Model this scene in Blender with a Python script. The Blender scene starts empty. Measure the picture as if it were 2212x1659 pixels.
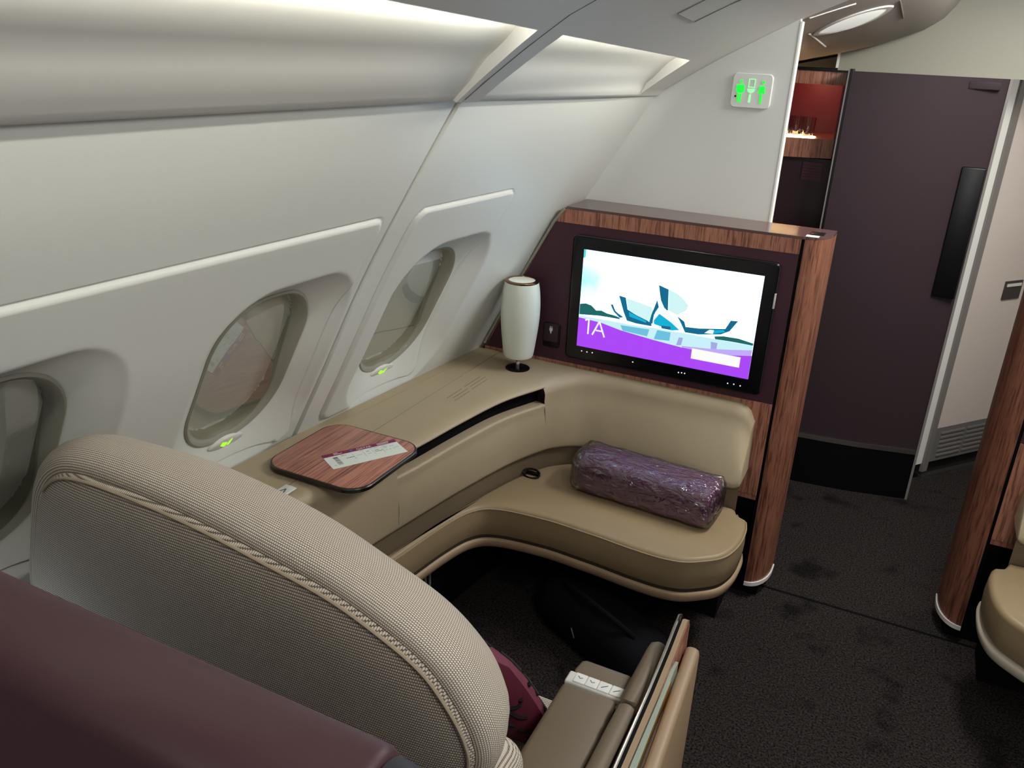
import bpy, bmesh, math, random
import numpy as np
from mathutils import Vector, Matrix
random.seed(7)
SC = bpy.context.scene
COL = SC.collection
pi = math.pi

# ------------------------------------------------------------------ camera
cam_d = bpy.data.cameras.new('camera'); cam = bpy.data.objects.new('camera', cam_d); COL.objects.link(cam)
RM = ((0.8971890347649096, -0.2027321064076742, 0.39236657468382447),
      (0.439286859298197, 0.3179234830248559, -0.8402093276019198),
      (0.0455948587620991, 0.9261880759180889, 0.37429501316690367))
cam.matrix_world = Matrix.Translation((0, 0, 1.70)) @ Matrix(RM).to_4x4()
cam_d.sensor_width = 36; cam_d.lens = 36 * 1800 / 2212; cam_d.clip_start = 0.02
SC.camera = cam

# ------------------------------------------------------------------ materials
def lin(c):
    if isinstance(c, str):
        c = [int(c[i:i + 2], 16) / 255 for i in (0, 2, 4)]
        c = [x / 12.92 if x <= 0.04045 else ((x + 0.055) / 1.055) ** 2.4 for x in c]
    return (c[0], c[1], c[2], 1)
def newmat(name):
    m = bpy.data.materials.new(name); m.use_nodes = True
    nt = m.node_tree; b = nt.nodes['Principled BSDF']
    return m, nt, b
def N(nt, t, **kw):
    n = nt.nodes.new(t)
    for k, v in kw.items(): setattr(n, k, v)
    return n
def pm(name, col, rough=.5, metal=0, spec=.5, bump=0, bscale=400, var=0, vscale=6, coat=0):
    m, nt, b = newmat(name)
    b.inputs['Base Color'].default_value = lin(col); b.inputs['Roughness'].default_value = rough
    b.inputs['Metallic'].default_value = metal; b.inputs['Specular IOR Level'].default_value = spec
    b.inputs['Coat Weight'].default_value = coat
    tc = N(nt, 'ShaderNodeTexCoord')
    if bump:
        n = N(nt, 'ShaderNodeTexNoise'); n.inputs['Scale'].default_value = bscale; n.inputs['Detail'].default_value = 3
        nt.links.new(tc.outputs['Object'], n.inputs['Vector'])
        bp = N(nt, 'ShaderNodeBump'); bp.inputs['Strength'].default_value = bump; bp.inputs['Distance'].default_value = .001
        nt.links.new(n.outputs['Fac'], bp.inputs['Height']); nt.links.new(bp.outputs['Normal'], b.inputs['Normal'])
    if var:
        n = N(nt, 'ShaderNodeTexNoise'); n.inputs['Scale'].default_value = vscale; n.inputs['Detail'].default_value = 4
        nt.links.new(tc.outputs['Object'], n.inputs['Vector'])
        mx = N(nt, 'ShaderNodeMix', data_type='RGBA')
        c = lin(col)
        mx.inputs['A'].default_value = tuple(x * (1 - var) for x in c[:3]) + (1,)
        mx.inputs['B'].default_value = tuple(min(1, x * (1 + var)) for x in c[:3]) + (1,)
        nt.links.new(n.outputs['Fac'], mx.inputs['Factor']); nt.links.new(mx.outputs['Result'], b.inputs['Base Color'])
    return m
def em(name, col, s):
    m, nt, b = newmat(name)
    b.inputs['Base Color'].default_value = (0, 0, 0, 1); b.inputs['Specular IOR Level'].default_value = 0
    b.inputs['Emission Color'].default_value = lin(col); b.inputs['Emission Strength'].default_value = s
    return m
def wood(name, scale, dark, mid, light, rough=.38):
    """straight fine grain; scale is large across the grain, small along it"""
    m, nt, b = newmat(name)
    tc = N(nt, 'ShaderNodeTexCoord'); mp = N(nt, 'ShaderNodeMapping'); mp.inputs['Scale'].default_value = scale
    nt.links.new(tc.outputs['Object'], mp.inputs['Vector'])
    n1 = N(nt, 'ShaderNodeTexNoise'); n1.inputs['Scale'].default_value = 1; n1.inputs['Detail'].default_value = 6; n1.inputs['Roughness'].default_value = .7; n1.inputs['Distortion'].default_value = .25
    nt.links.new(mp.outputs['Vector'], n1.inputs['Vector'])
    mp2 = N(nt, 'ShaderNodeMapping'); mp2.inputs['Scale'].default_value = tuple(s * 2.7 for s in scale); mp2.inputs['Location'].default_value = (3, 5, 9)
    nt.links.new(tc.outputs['Object'], mp2.inputs['Vector'])
    n2 = N(nt, 'ShaderNodeTexNoise'); n2.inputs['Scale'].default_value = 1; n2.inputs['Detail'].default_value = 4
    nt.links.new(mp2.outputs['Vector'], n2.inputs['Vector'])
    r = N(nt, 'ShaderNodeValToRGB'); e = r.color_ramp.elements
    e[0].position = .33; e[0].color = lin(dark); e[1].position = .72; e[1].color = lin(light)
    k = r.color_ramp.elements.new(.47); k.color = lin(mid)
    nt.links.new(n1.outputs['Fac'], r.inputs['Fac'])
    r2 = N(nt, 'ShaderNodeValToRGB'); r2.color_ramp.elements[0].position = .36; r2.color_ramp.elements[0].color = (.35, .3, .3, 1)
    r2.color_ramp.elements[1].position = .48; r2.color_ramp.elements[1].color = (1, 1, 1, 1)
    nt.links.new(n2.outputs['Fac'], r2.inputs['Fac'])
    mx = N(nt, 'ShaderNodeMix', data_type='RGBA', blend_type='MULTIPLY'); mx.inputs['Factor'].default_value = .85
    nt.links.new(r.outputs['Color'], mx.inputs['A']); nt.links.new(r2.outputs['Color'], mx.inputs['B'])
    nt.links.new(mx.outputs['Result'], b.inputs['Base Color'])
    b.inputs['Roughness'].default_value = rough; b.inputs['Specular IOR Level'].default_value = .35
    return m

M = {}
M['wall'] = pm('wall lining', 'cfd1cb', .45, bump=.12, bscale=700, spec=.4)
M['wallwhite'] = pm('bulkhead laminate', 'd4d6d2', .5, bump=.05, bscale=300)
M['ceil'] = pm('ceiling lining', 'd2d1cd', .5)
M['trimwhite'] = pm('white edge trim', 'e4e4de', .4)
M['cove'] = pm('cove lining', 'dcdcd6', .5)
M['lampglow'] = em('cove lamp', (1, .97, .86), 44)
M['tan'] = pm('tan leather', 'a4957a', .5, bump=.25, bscale=900, var=.06, vscale=9, spec=.4)
M['tan2'] = pm('tan seat leather', '8c795c', .45, bump=.25, bscale=900, var=.10, vscale=7, spec=.4)
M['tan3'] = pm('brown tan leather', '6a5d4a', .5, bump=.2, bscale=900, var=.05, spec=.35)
M['tandark'] = pm('tan shell plastic', '9a8266', .5)
M['stitch'] = pm('pale stitch', '9a8866', .6)
M['seam'] = pm('dark seam', '2a2216', .8)
M['black'] = pm('black plastic', '08080a', .35, spec=.3)
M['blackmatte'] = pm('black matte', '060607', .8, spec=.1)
M['woodv'] = wood('wood veneer upright grain', (95, 95, 5), '6a3c2e', 'a06c58', 'b67f68')
M['woodh'] = wood('wood veneer table', (115, 2.6, 115), '6e4034', 'ab7564', 'c68f7b', .38)
M['woodcol'] = wood('wood veneer column', (75, 75, 4.5), '4f2c22', '80523f', '946450')
M['burg'] = pm('burgundy panel', '3b1526', .5, bump=.2, bscale=600, var=.1)
M['burgdoor'] = pm('burgundy door laminate', '32252a', .6, bump=.2, bscale=500, var=.05, spec=.25)
M['burgpart'] = pm('burgundy partition leather', '452c31', .45, bump=.12, bscale=900, spec=.4)
M['chrome'] = pm('chrome', 'd8d8d8', .12, 1)
M['steel'] = pm('brushed steel', 'b4b2ac', .35, 1)
M['silverpl'] = pm('silver plastic', 'd2d2cc', .35)
M['shade'] = pm('lamp shade glass', 'ccd2c6', .35, spec=.5)
M['frame'] = pm('window frame rubber', '8d8c7e', .4)
M['blind'] = pm('window blind', '9a9d96', .5)
M['paper'] = pm('paper', 'dfe6de', .6)
M['ticketred'] = pm('ticket band', '7c1b48', .5)
M['ink'] = pm('grey ink', '5a625f', .6)
M['inkwhite'] = pm('white ink', 'e9e2e6', .6)
M['inkblue'] = pm('emblem ink', '5a58b8', .5)
M['maroon'] = pm('maroon pillow cloth', '6a2238', .7, bump=.3, bscale=900)
M['pillowblack'] = pm('pillow print', '14080d', .8)
M['greyend'] = pm('dark grey end cap', '23232a', .55, bump=.2, bscale=600)
M['white'] = pm('white sticker', 'e8e8e8', .5)
M['greytrim'] = pm('grey door trim', '77736f', .45)
M['greytrim2'] = pm('grey kick plate', '6d6c6a', .5)
M['doorwhite'] = pm('white door laminate', 'cfc3ba', .5)
M['cream'] = pm('beige back wall', 'b89a68', .6)
M['niche'] = pm('red niche lining', '701022', .5)
M['green'] = em('green sign light', (.02, 1, .06), 1.1)
M['greenpale'] = em('pale green sign light', (.35, 1, .42), 1.0)
M['lime'] = em('lime indicator', (.45, 1, .05), .9)
M['glassgrey'] = pm('frosted green glass', '9aa79b', .2)
M['gold'] = pm('gold trim', 'b08a50', .2, 1)
M['bag'] = pm('dark bag cloth', '0b0b10', .9, spec=.15)

def carpet():
    m, nt, b = newmat('brown carpet')
    tc = N(nt, 'ShaderNodeTexCoord')
    n = N(nt, 'ShaderNodeTexNoise'); n.inputs['Scale'].default_value = 170; n.inputs['Detail'].default_value = 3
    n2 = N(nt, 'ShaderNodeTexNoise'); n2.inputs['Scale'].default_value = 7; n2.inputs['Detail'].default_value = 3
    for q in (n, n2): nt.links.new(tc.outputs['Object'], q.inputs['Vector'])
    r = N(nt, 'ShaderNodeValToRGB'); r.color_ramp.elements[0].position = .35; r.color_ramp.elements[0].color = lin('0b0909'); r.color_ramp.elements[1].position = .7; r.color_ramp.elements[1].color = lin('3c3634')
    nt.links.new(n.outputs['Fac'], r.inputs['Fac'])
    r2 = N(nt, 'ShaderNodeValToRGB'); r2.color_ramp.elements[0].position = .30; r2.color_ramp.elements[0].color = (.35, .35, .35, 1); r2.color_ramp.elements[1].position = .42; r2.color_ramp.elements[1].color = (1, 1, 1, 1)
    nt.links.new(n2.outputs['Fac'], r2.inputs['Fac'])
    mx = N(nt, 'ShaderNodeMix', data_type='RGBA', blend_type='MULTIPLY'); mx.inputs['Factor'].default_value = 1
    nt.links.new(r.outputs['Color'], mx.inputs['A']); nt.links.new(r2.outputs['Color'], mx.inputs['B'])
    nt.links.new(mx.outputs['Result'], b.inputs['Base Color']); b.inputs['Roughness'].default_value = .95; b.inputs['Specular IOR Level'].default_value = .1
    bp = N(nt, 'ShaderNodeBump'); bp.inputs['Strength'].default_value = .8; bp.inputs['Distance'].default_value = .004
    nt.links.new(n.outputs['Fac'], bp.inputs['Height']); nt.links.new(bp.outputs['Normal'], b.inputs['Normal'])
    return m
M['carpet'] = carpet()

def fabric():
    """knitted two-tone cloth: rows of pale dots on brown, laid out by the cloth's own UV in metres"""
    m, nt, b = newmat('woven beige fabric')
    tc = N(nt, 'ShaderNodeTexCoord'); mp = N(nt, 'ShaderNodeMapping')
    mp.inputs['Scale'].default_value = (300, 232, 1)
    nt.links.new(tc.outputs['UV'], mp.inputs['Vector'])
    sx = N(nt, 'ShaderNodeSeparateXYZ'); nt.links.new(mp.outputs['Vector'], sx.inputs['Vector'])
    # shift every second row by half a cell
    fl = N(nt, 'ShaderNodeMath', operation='FLOOR'); nt.links.new(sx.outputs['Y'], fl.inputs[0])
    hf = N(nt, 'ShaderNodeMath', operation='MULTIPLY_ADD'); hf.inputs[1].default_value = .5
    nt.links.new(fl.outputs[0], hf.inputs[0]); nt.links.new(sx.outputs['X'], hf.inputs[2])
    fx = N(nt, 'ShaderNodeMath', operation='FRACT'); nt.links.new(hf.outputs[0], fx.inputs[0])
    fy = N(nt, 'ShaderNodeMath', operation='FRACT'); nt.links.new(sx.outputs['Y'], fy.inputs[0])
    def sq(o):
        s = N(nt, 'ShaderNodeMath', operation='SUBTRACT'); s.inputs[1].default_value = .5; nt.links.new(o, s.inputs[0])
        q = N(nt, 'ShaderNodeMath', operation='MULTIPLY'); nt.links.new(s.outputs[0], q.inputs[0]); nt.links.new(s.outputs[0], q.inputs[1]); return q
    ax, ay = sq(fx.outputs[0]), sq(fy.outputs[0])
    ad = N(nt, 'ShaderNodeMath', operation='ADD'); nt.links.new(ax.outputs[0], ad.inputs[0]); nt.links.new(ay.outputs[0], ad.inputs[1])
    d = N(nt, 'ShaderNodeMath', operation='SQRT'); nt.links.new(ad.outputs[0], d.inputs[0])
    r = N(nt, 'ShaderNodeValToRGB'); e = r.color_ramp.elements
    e[0].position = .30; e[0].color = lin('e2d8c8'); e[1].position = .56; e[1].color = lin('4e4238')
    nt.links.new(d.outputs[0], r.inputs['Fac']); nt.links.new(r.outputs['Color'], b.inputs['Base Color'])
    iv = N(nt, 'ShaderNodeMath', operation='SUBTRACT'); iv.inputs[0].default_value = 1; nt.links.new(d.outputs[0], iv.inputs[1])
    bp = N(nt, 'ShaderNodeBump'); bp.inputs['Strength'].default_value = .5; bp.inputs['Distance'].default_value = .002
    nt.links.new(iv.outputs[0], bp.inputs['Height']); nt.links.new(bp.outputs['Normal'], b.inputs['Normal'])
    b.inputs['Roughness'].default_value = .85; b.inputs['Specular IOR Level'].default_value = .15
    return m
M['fabric'] = fabric()
M['piping'] = pm('seat piping', 'b3a48c', .8)

def glassmat(name, tint, alpha_mix=.9, rough=.03):
    m = bpy.data.materials.new(name); m.use_nodes = True; nt = m.node_tree
    nt.nodes.clear(); o = N(nt, 'ShaderNodeOutputMaterial')
    t = N(nt, 'ShaderNodeBsdfTransparent'); t.inputs['Color'].default_value = lin(tint)
    g = N(nt, 'ShaderNodeBsdfGlossy'); g.inputs['Roughness'].default_value = rough
    lw = N(nt, 'ShaderNodeLayerWeight'); lw.inputs['Blend'].default_value = .5
    pw_ = N(nt, 'ShaderNodeMath', operation='POWER'); pw_.inputs[1].default_value = 3; nt.links.new(lw.outputs['Facing'], pw_.inputs[0])
    mu = N(nt, 'ShaderNodeMath', operation='MULTIPLY_ADD'); mu.inputs[1].default_value = alpha_mix; mu.inputs[2].default_value = .14
    mx = N(nt, 'ShaderNodeMixShader')
    nt.links.new(pw_.outputs[0], mu.inputs[0]); nt.links.new(mu.outputs[0], mx.inputs['Fac'])
    nt.links.new(t.outputs[0], mx.inputs[1]); nt.links.new(g.outputs[0], mx.inputs[2]); nt.links.new(mx.outputs[0], o.inputs['Surface'])
    return m
M['pane'] = glassmat('window pane', 'f2f4f0', 1.2)
def plasticwrap():
    m = bpy.data.materials.new('clear plastic wrap'); m.use_nodes = True; nt = m.node_tree
    nt.nodes.clear(); o = N(nt, 'ShaderNodeOutputMaterial')
    t = N(nt, 'ShaderNodeBsdfTransparent'); t.inputs['Color'].default_value = (.93, .9, .93, 1)
    g = N(nt, 'ShaderNodeBsdfGlossy'); g.inputs['Roughness'].default_value = .10
    tc = N(nt, 'ShaderNodeTexCoord'); mp = N(nt, 'ShaderNodeMapping'); mp.inputs['Scale'].default_value = (9, 30, 16); mp.inputs['Rotation'].default_value = (.4, .2, .5)
    n = N(nt, 'ShaderNodeTexNoise'); n.inputs['Scale'].default_value = 1.6; n.inputs['Detail'].default_value = 3; n.inputs['Distortion'].default_value = 1.2
    nt.links.new(tc.outputs['Object'], mp.inputs['Vector']); nt.links.new(mp.outputs['Vector'], n.inputs['Vector'])
    bp = N(nt, 'ShaderNodeBump'); bp.inputs['Strength'].default_value = .9; bp.inputs['Distance'].default_value = .02
    nt.links.new(n.outputs['Fac'], bp.inputs['Height']); nt.links.new(bp.outputs['Normal'], g.inputs['Normal'])
    lw = N(nt, 'ShaderNodeLayerWeight'); lw.inputs['Blend'].default_value = .35
    nt.links.new(bp.outputs['Normal'], lw.inputs['Normal'])
    mu = N(nt, 'ShaderNodeMath', operation='MULTIPLY_ADD'); mu.inputs[1].default_value = .75; mu.inputs[2].default_value = .14
    nt.links.new(lw.outputs['Fresnel'], mu.inputs[0])
    mx = N(nt, 'ShaderNodeMixShader'); nt.links.new(mu.outputs[0], mx.inputs['Fac'])
    nt.links.new(t.outputs[0], mx.inputs[1]); nt.links.new(g.outputs[0], mx.inputs[2]); nt.links.new(mx.outputs[0], o.inputs['Surface'])
    return m
M['wrap'] = plasticwrap()
def tumbler():
    m, nt, b = newmat('clear glass'); b.inputs['Transmission Weight'].default_value = 1; b.inputs['Roughness'].default_value = .02; b.inputs['IOR'].default_value = 1.45
    return m
M['tumbler'] = tumbler()

# ------------------------------------------------------------------ mesh helpers
ORG = {}
def org(p): return ORG.get(p.name, Vector((0, 0, 0))) if p is not None else Vector((0, 0, 0))
def obj(name, geo, mat, parent=None, smooth=True, angle=38, uv=None, label=None):
    v, f = geo[0], geo[1]
    if len(geo) > 2: uv = geo[2]
    L = org(parent)
    me = bpy.data.meshes.new(name)
    me.from_pydata([tuple(Vector(p) - L) for p in v], [], [tuple(q) for q in f])
    if uv is not None:
        lay = me.uv_layers.new(name='UVMap')
        flat = np.array([uv[vi] for poly in f for vi in poly], dtype=np.float32).ravel()
        lay.data.foreach_set('uv', flat)
    bm = bmesh.new(); bm.from_mesh(me)
    bmesh.ops.recalc_face_normals(bm, faces=bm.faces); bm.to_mesh(me); bm.free()
    if smooth:
        me.polygons.foreach_set('use_smooth', [True] * len(me.polygons))
        me.set_sharp_from_angle(angle=math.radians(angle))
    me.materials.append(mat if not isinstance(mat, str) else M[mat])
    o = bpy.data.objects.new(name, me); COL.objects.link(o)
    if parent is not None: o.parent = parent
    ORG[o.name] = L
    if label: o['label'] = label
    return o
def tag(o, label, cat, group=None):
    o['label'] = label; o['category'] = cat
    if group: o['group'] = group
    return o
def thing(name, loc, label, cat, group=None):
    o = bpy.data.objects.new(name, None); COL.objects.link(o); o.location = loc; o.empty_display_size = .05
    ORG[o.name] = Vector(loc); return tag(o, label, cat, group)
def struct(o): o['kind'] = 'structure'; return o
def join(*gs):
    V, F = [], []
    for g in gs:
        k = len(V); V += list(g[0]); F += [tuple(i + k for i in q) for q in g[1]]
    return V, F
def box(x0, x1, y0, y1, z0, z1, bev=0, seg=3):
    bm = bmesh.new(); bmesh.ops.create_cube(bm, size=1)
    for v in bm.verts: v.co = Vector(((x0 + x1) / 2 + v.co.x * (x1 - x0), (y0 + y1) / 2 + v.co.y * (y1 - y0), (z0 + z1) / 2 + v.co.z * (z1 - z0)))
    if bev: bmesh.ops.bevel(bm, geom=list(bm.edges), offset=bev, segments=seg, profile=.5, affect='EDGES')
    bm.verts.index_update()
    r = ([tuple(v.co) for v in bm.verts], [tuple(v.index for v in q.verts) for q in bm.faces]); bm.free(); return r
def loft(rings, closed=True, cap0=True, cap1=True, cyc=False):
    n = len(rings[0]); V = [tuple(p) for r in rings for p in r]; F = []
    R = len(rings)
    for i in range(R if cyc else R - 1):
        for j in range(n if closed else n - 1):
            a, b = i * n + j, i * n + (j + 1) % n; i2 = (i + 1) % R
            F.append((a, b, i2 * n + (j + 1) % n, i2 * n + j))
    if closed and not cyc:
        if cap0: F.append(tuple(range(n))[::-1])
        if cap1: F.append(tuple((R - 1) * n + j for j in range(n)))
    return V, F
def loft_uv(rings):
    """open grid with a UV in metres"""
    n = len(rings[0]); R = len(rings); A = np.array([[list(p) for p in r] for r in rings], float)
    V, F = loft(rings, closed=False)
    du = np.zeros((R, n)); du[:, 1:] = np.cumsum(np.linalg.norm(np.diff(A, axis=1), axis=2), axis=1)
    dv = np.zeros((R, n)); dv[1:, :] = np.cumsum(np.linalg.norm(np.diff(A, axis=0), axis=2), axis=0)
    u = np.tile(du.mean(0), (R, 1)) ; v = np.tile(dv.mean(1)[:, None], (1, n))
    return V, F, np.stack([u, v], 2).reshape(-1, 2)
def spline(pts, n, closed=False):
    """Catmull-Rom through the points, n samples"""
    P = np.array(pts, float); m = len(P)
    if closed: Q = np.vstack([P[-1], P, P[0], P[1]]); segs = m
    else: Q = np.vstack([2 * P[0] - P[1], P, 2 * P[-1] - P[-2]]); segs = m - 1
    out = []
    for k in range(n):
        t = k / n * segs if closed else k / (n - 1) * segs
        i = min(int(t), segs - 1); u = t - i
        a, b, c, d = Q[i], Q[i + 1], Q[i + 2], Q[i + 3]
        out.append(.5 * ((2 * b) + (-a + c) * u + (2 * a - 5 * b + 4 * c - d) * u * u + (-a + 3 * b - 3 * c + d) * u ** 3))
    return np.array(out)
def resample(pts, n, closed=False):
    P = np.array(pts, float)
    if closed: P = np.vstack([P, P[0]])
    s = np.r_[0, np.cumsum(np.linalg.norm(np.diff(P, axis=0), axis=1))]
    t = np.linspace(0, s[-1], n + (1 if closed else 0))
    if closed: t = t[:-1]
    return np.stack([np.interp(t, s, P[:, k]) for k in range(P.shape[1])], 1)
def rrect(cx, cy, w, h, r, n=6):
    pts = []
    for (sx, sy, a0) in ((1, 1, 0), (-1, 1, 90), (-1, -1, 180), (1, -1, 270)):
        for k in range(n + 1):
            a = math.radians(a0 + 90 * k / n)
            pts.append((cx + sx * (w / 2 - r) + r * math.cos(a), cy + sy * (h / 2 - r) + r * math.sin(a)))
    return pts
def offset(poly, d):
    """move a closed 2D outline inwards by d (counter-clockwise outline)"""
    P = np.array(poly, float); t = np.roll(P, -1, 0) - np.roll(P, 1, 0)
    t /= np.linalg.norm(t, axis=1)[:, None] + 1e-12
    nrm = np.stack([-t[:, 1], t[:, 0]], 1)
    area = .5 * np.sum(P[:, 0] * np.roll(P[:, 1], -1) - np.roll(P[:, 0], -1) * P[:, 1])
    return P + nrm * d * (1 if area > 0 else -1)
def pad(poly, prof, axis='Z'):
    """solid from an outline swept through (inset, height) pairs"""
    rings = []
    for (ins, h) in prof:
        Q = offset(poly, ins) if ins else np.array(poly, float)
        if axis == 'Z': rings.append([(x, y, h) for x, y in Q])
        elif axis == 'Y': rings.append([(x, h, y) for x, y in Q])
        else: rings.append([(h, x, y) for x, y in Q])
    return loft(rings)
def soft(h0, h1, r, n=4):
    """rounded edge profile from h0 (bottom, sharp) to h1 (top, radius r)"""
    s = 1 if h1 > h0 else -1
    return [(0, h0)] + [(r * (1 - math.cos(a)), h1 - s * r + s * r * math.sin(a)) for a in [pi / 2 * k / n for k in range(n + 1)]]
def tube(path, r, n=8, closed=False):
    P = [Vector(p) for p in path]; rings = []
    up = Vector((.3, .2, 1)).normalized()
    m = len(P)
    for i, p in enumerate(P):
        t = (P[(i + 1) % m] - P[i - 1]) if closed else (P[min(i + 1, m - 1)] - P[max(i - 1, 0)])
        t.normalize(); a = t.cross(up)
        if a.length < 1e-3: a = t.cross(Vector((1, 0, 0)))
        a.normalize(); b = t.cross(a)
        rings.append([p + r * (math.cos(2 * pi * k / n) * a + math.sin(2 * pi * k / n) * b) for k in range(n)])
    return loft(rings, cyc=closed)
def lathe(cx, cy, prof, n=40):
    rings = [[(cx + r * math.cos(2 * pi * k / n), cy + r * math.sin(2 * pi * k / n), z) for k in range(n)] for r, z in prof]
    return loft(rings)
def plate(poly, y0, y1):   # outline in x,z with thickness along y
    return loft([[(x, y0, z) for x, z in poly], [(x, y1, z) for x, z in poly]])
def bar2(a, b, w):         # thin straight stroke between two points in a plane
    a, b = np.array(a, float), np.array(b, float); t = (b - a) / np.linalg.norm(b - a); q = np.array([-t[1], t[0]]) * w / 2
    return [tuple(a + q), tuple(b + q), tuple(b - q), tuple(a - q)]

# ------------------------------------------------------------------ the side wall
PZ = np.array([.2, .5, .696, .908, 1.182, 1.235, 1.328, 1.462, 1.592, 1.75])
PX = np.array([-1.6, -1.49, -1.392, -1.282, -1.146, -1.115, -1.06, -.98, -.90, -.80])
def taper(y): return np.where(y > 1.6, .09 * (y - 1.6), .05 * (y - 1.6))
_zs = np.linspace(.2, 1.75, 200); _xs = np.interp(_zs, PZ, PX)
_k = np.ones(25) / 25; _xs = np.convolve(np.pad(_xs, 12, mode='reflect', reflect_type='odd'), _k, 'valid')
def wx(y, z): return np.interp(z, _zs, _xs) + taper(np.asarray(y, float))
NRM = np.array([.865, 0, -.50])
def sdr(y, z, y0, y1, z0, z1, r):
    qy = np.abs(y - (y0 + y1) / 2) - (y1 - y0) / 2 + r; qz = np.abs(z - (z0 + z1) / 2) - (z1 - z0) / 2 + r
    return np.hypot(np.maximum(qy, 0), np.maximum(qz, 0)) + np.minimum(np.maximum(qy, qz), 0) - r
sstep = lambda t: np.clip(t, 0, 1) ** 2 * (3 - 2 * np.clip(t, 0, 1))
WIN = (.735, 1.355, 1.96)
WZ0, WZ1, WH = .765, 1.155, .142
def wall_disp(y, z):
    e = np.zeros_like(y)
    p1 = sdr(y, z, -2, 1.555, .712, 1.338, .03); p2 = sdr(y, z, 1.668, 2.12, .712, 1.342, .04)
    e += .008 * np.clip(-np.minimum(p1, p2) / .009, 0, 1)
    ring = np.minimum(np.abs(p1 + .001), np.abs(p2 + .001))
    e -= .004 * np.clip(1 - ring / .003, 0, 1)
    e += .004 * (y > 1.598)
    e -= .012 * (np.abs(y - 1.597) < .0045)
    for yc in WIN:
        do = -sdr(y, z, yc - .225, yc + .225, .69, 1.225, .15)
        dp = sdr(y, z, yc - WH, yc + WH, WZ0, WZ1, .125)
        t = np.where(do > 0, do / (do + np.maximum(dp, 0) + 1e-6), 0)
        e -= .056 * (t ** .9) * (do > 0)
        e -= .032 * np.clip((-dp - .006) / .004, 0, 1)
    return e
def wpt(y, z, e=0.0):
    return np.stack([wx(y, z) + e * NRM[0], np.asarray(y, float) + 0 * np.asarray(z), np.asarray(z, float) + e * NRM[2] + 0 * np.asarray(y)], -1)
def wall_panel(name, y0, y1, extra):
    ys = np.unique(np.round(np.r_[np.arange(y0, y1, .006), y1, extra], 5))
    zs = np.unique(np.round(np.r_[np.arange(.45, 1.60, .006), 1.61, [1.3285, 1.331, 1.3335, 1.336, 1.338, 1.340, 1.3425, 1.346]], 5))
    Y, Z = np.meshgrid(ys, zs); E = wall_disp(Y, Z); P = wpt(Y, Z, E)
    n = len(ys); m = len(zs)
    idx = np.arange(n * m).reshape(m, n)
    F = np.stack([idx[:-1, :-1], idx[:-1, 1:], idx[1:, 1:], idx[1:, :-1]], -1).reshape(-1, 4)
    return struct(obj(name, (P.reshape(-1, 3), F.tolist()), 'wall', angle=50))
wall_panel('wall_left', .10, 1.597, [1.5545, 1.557, 1.5925, 1.5935])
wall_panel('wall_left', 1.5975, 2.70, [1.598, 1.6005, 1.6015, 1.6025, 1.667, 1.669])

for i, yc in enumerate(WIN):
    w = struct(obj('window_%d' % (i + 1), ([], []), 'frame')) if False else None
    th = np.array(rrect(yc, (WZ0 + WZ1) / 2, 2 * WH, WZ1 - WZ0, .125, 14))
    def ringpts(sc, e):
        c = np.array([yc, (WZ0 + WZ1) / 2]); q = offset(th, sc)
        return [tuple(wpt(a, b, e)) for a, b in q]
    fr = loft([ringpts(-.009, -.056), ringpts(-.008, -.0410), ringpts(-.003, -.0385), ringpts(.005, -.0430), ringpts(.011, -.056), ringpts(.013, -.066), ringpts(.012, -.084), ringpts(-.003, -.086)], cyc=True)
    w = struct(obj('window_%d' % (i + 1), fr, 'frame')); w['label'] = ['left-edge cabin window with blind drawn, half out of frame', 'cabin window whose pane reflects the boarding pass', 'cabin window nearest the white lamp'][i]
    zm = (WZ0 + WZ1) / 2   # the clear cover pane stands a little steeper than the wall
    q = [tuple(wpt(a, b, -.064 - (b - zm) * .10)) for a, b in offset(th, .0115)]; c = np.mean(np.array(q), 0)
    obj('pane', ([tuple(c)] + q, [(0, 1 + k, 1 + (k + 1) % len(q)) for k in range(len(q))]), 'pane', w, smooth=False)
    # the drawn blind behind it, with one fold line
    def grid(off, e):
        q = ringpts(off, e); c = tuple(np.mean(np.array(q), 0)); return [c] + q, [(0, 1 + k, 1 + (k + 1) % len(q)) for k in range(len(q))]
    bl = obj('blind', grid(.006, -.083), 'blind', w, smooth=False)
    zl = .93 if i != 1 else .90
    obj('blind_fold', tube([tuple(wpt(a, zl, -.0815)) for a in np.linspace(yc - .128, yc + .128, 8)], .0015, 6), 'frame', bl)
    # indicator badge in the sill with two small lime arrows
    bd = rrect(0, 0, .085, .026, .012, 5)
    def sill(u, v, e): # on the recess just under the pane
        return tuple(wpt(yc + .01 + u, WZ0 - .012 + v, -.036 + e))
    lens = [(.055 * math.cos(t), .015 * math.sin(t) * abs(math.sin(t)) ** .3) for t in np.linspace(0, 2 * pi, 28, endpoint=False)]
    s = obj('indicator_badge', loft([[sill(a, b, -.012) for a, b in lens], [sill(a, b, .002) for a, b in lens], [sill(a * .9, b * .85, .004) for a, b in lens]]), 'silverpl', w)
    for d in (-1, 1):
        ar = [(d * .003, -.008), (d * .003 + .004, .002), (d * .016, .008), (d * .016 - .004, -.001), (d * .010, -.007)]
        obj('indicator_light', loft([[sill(a, b, .004) for a, b in ar], [sill(a, b, .0055) for a, b in ar]]), 'lime', s, smooth=False)

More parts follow.
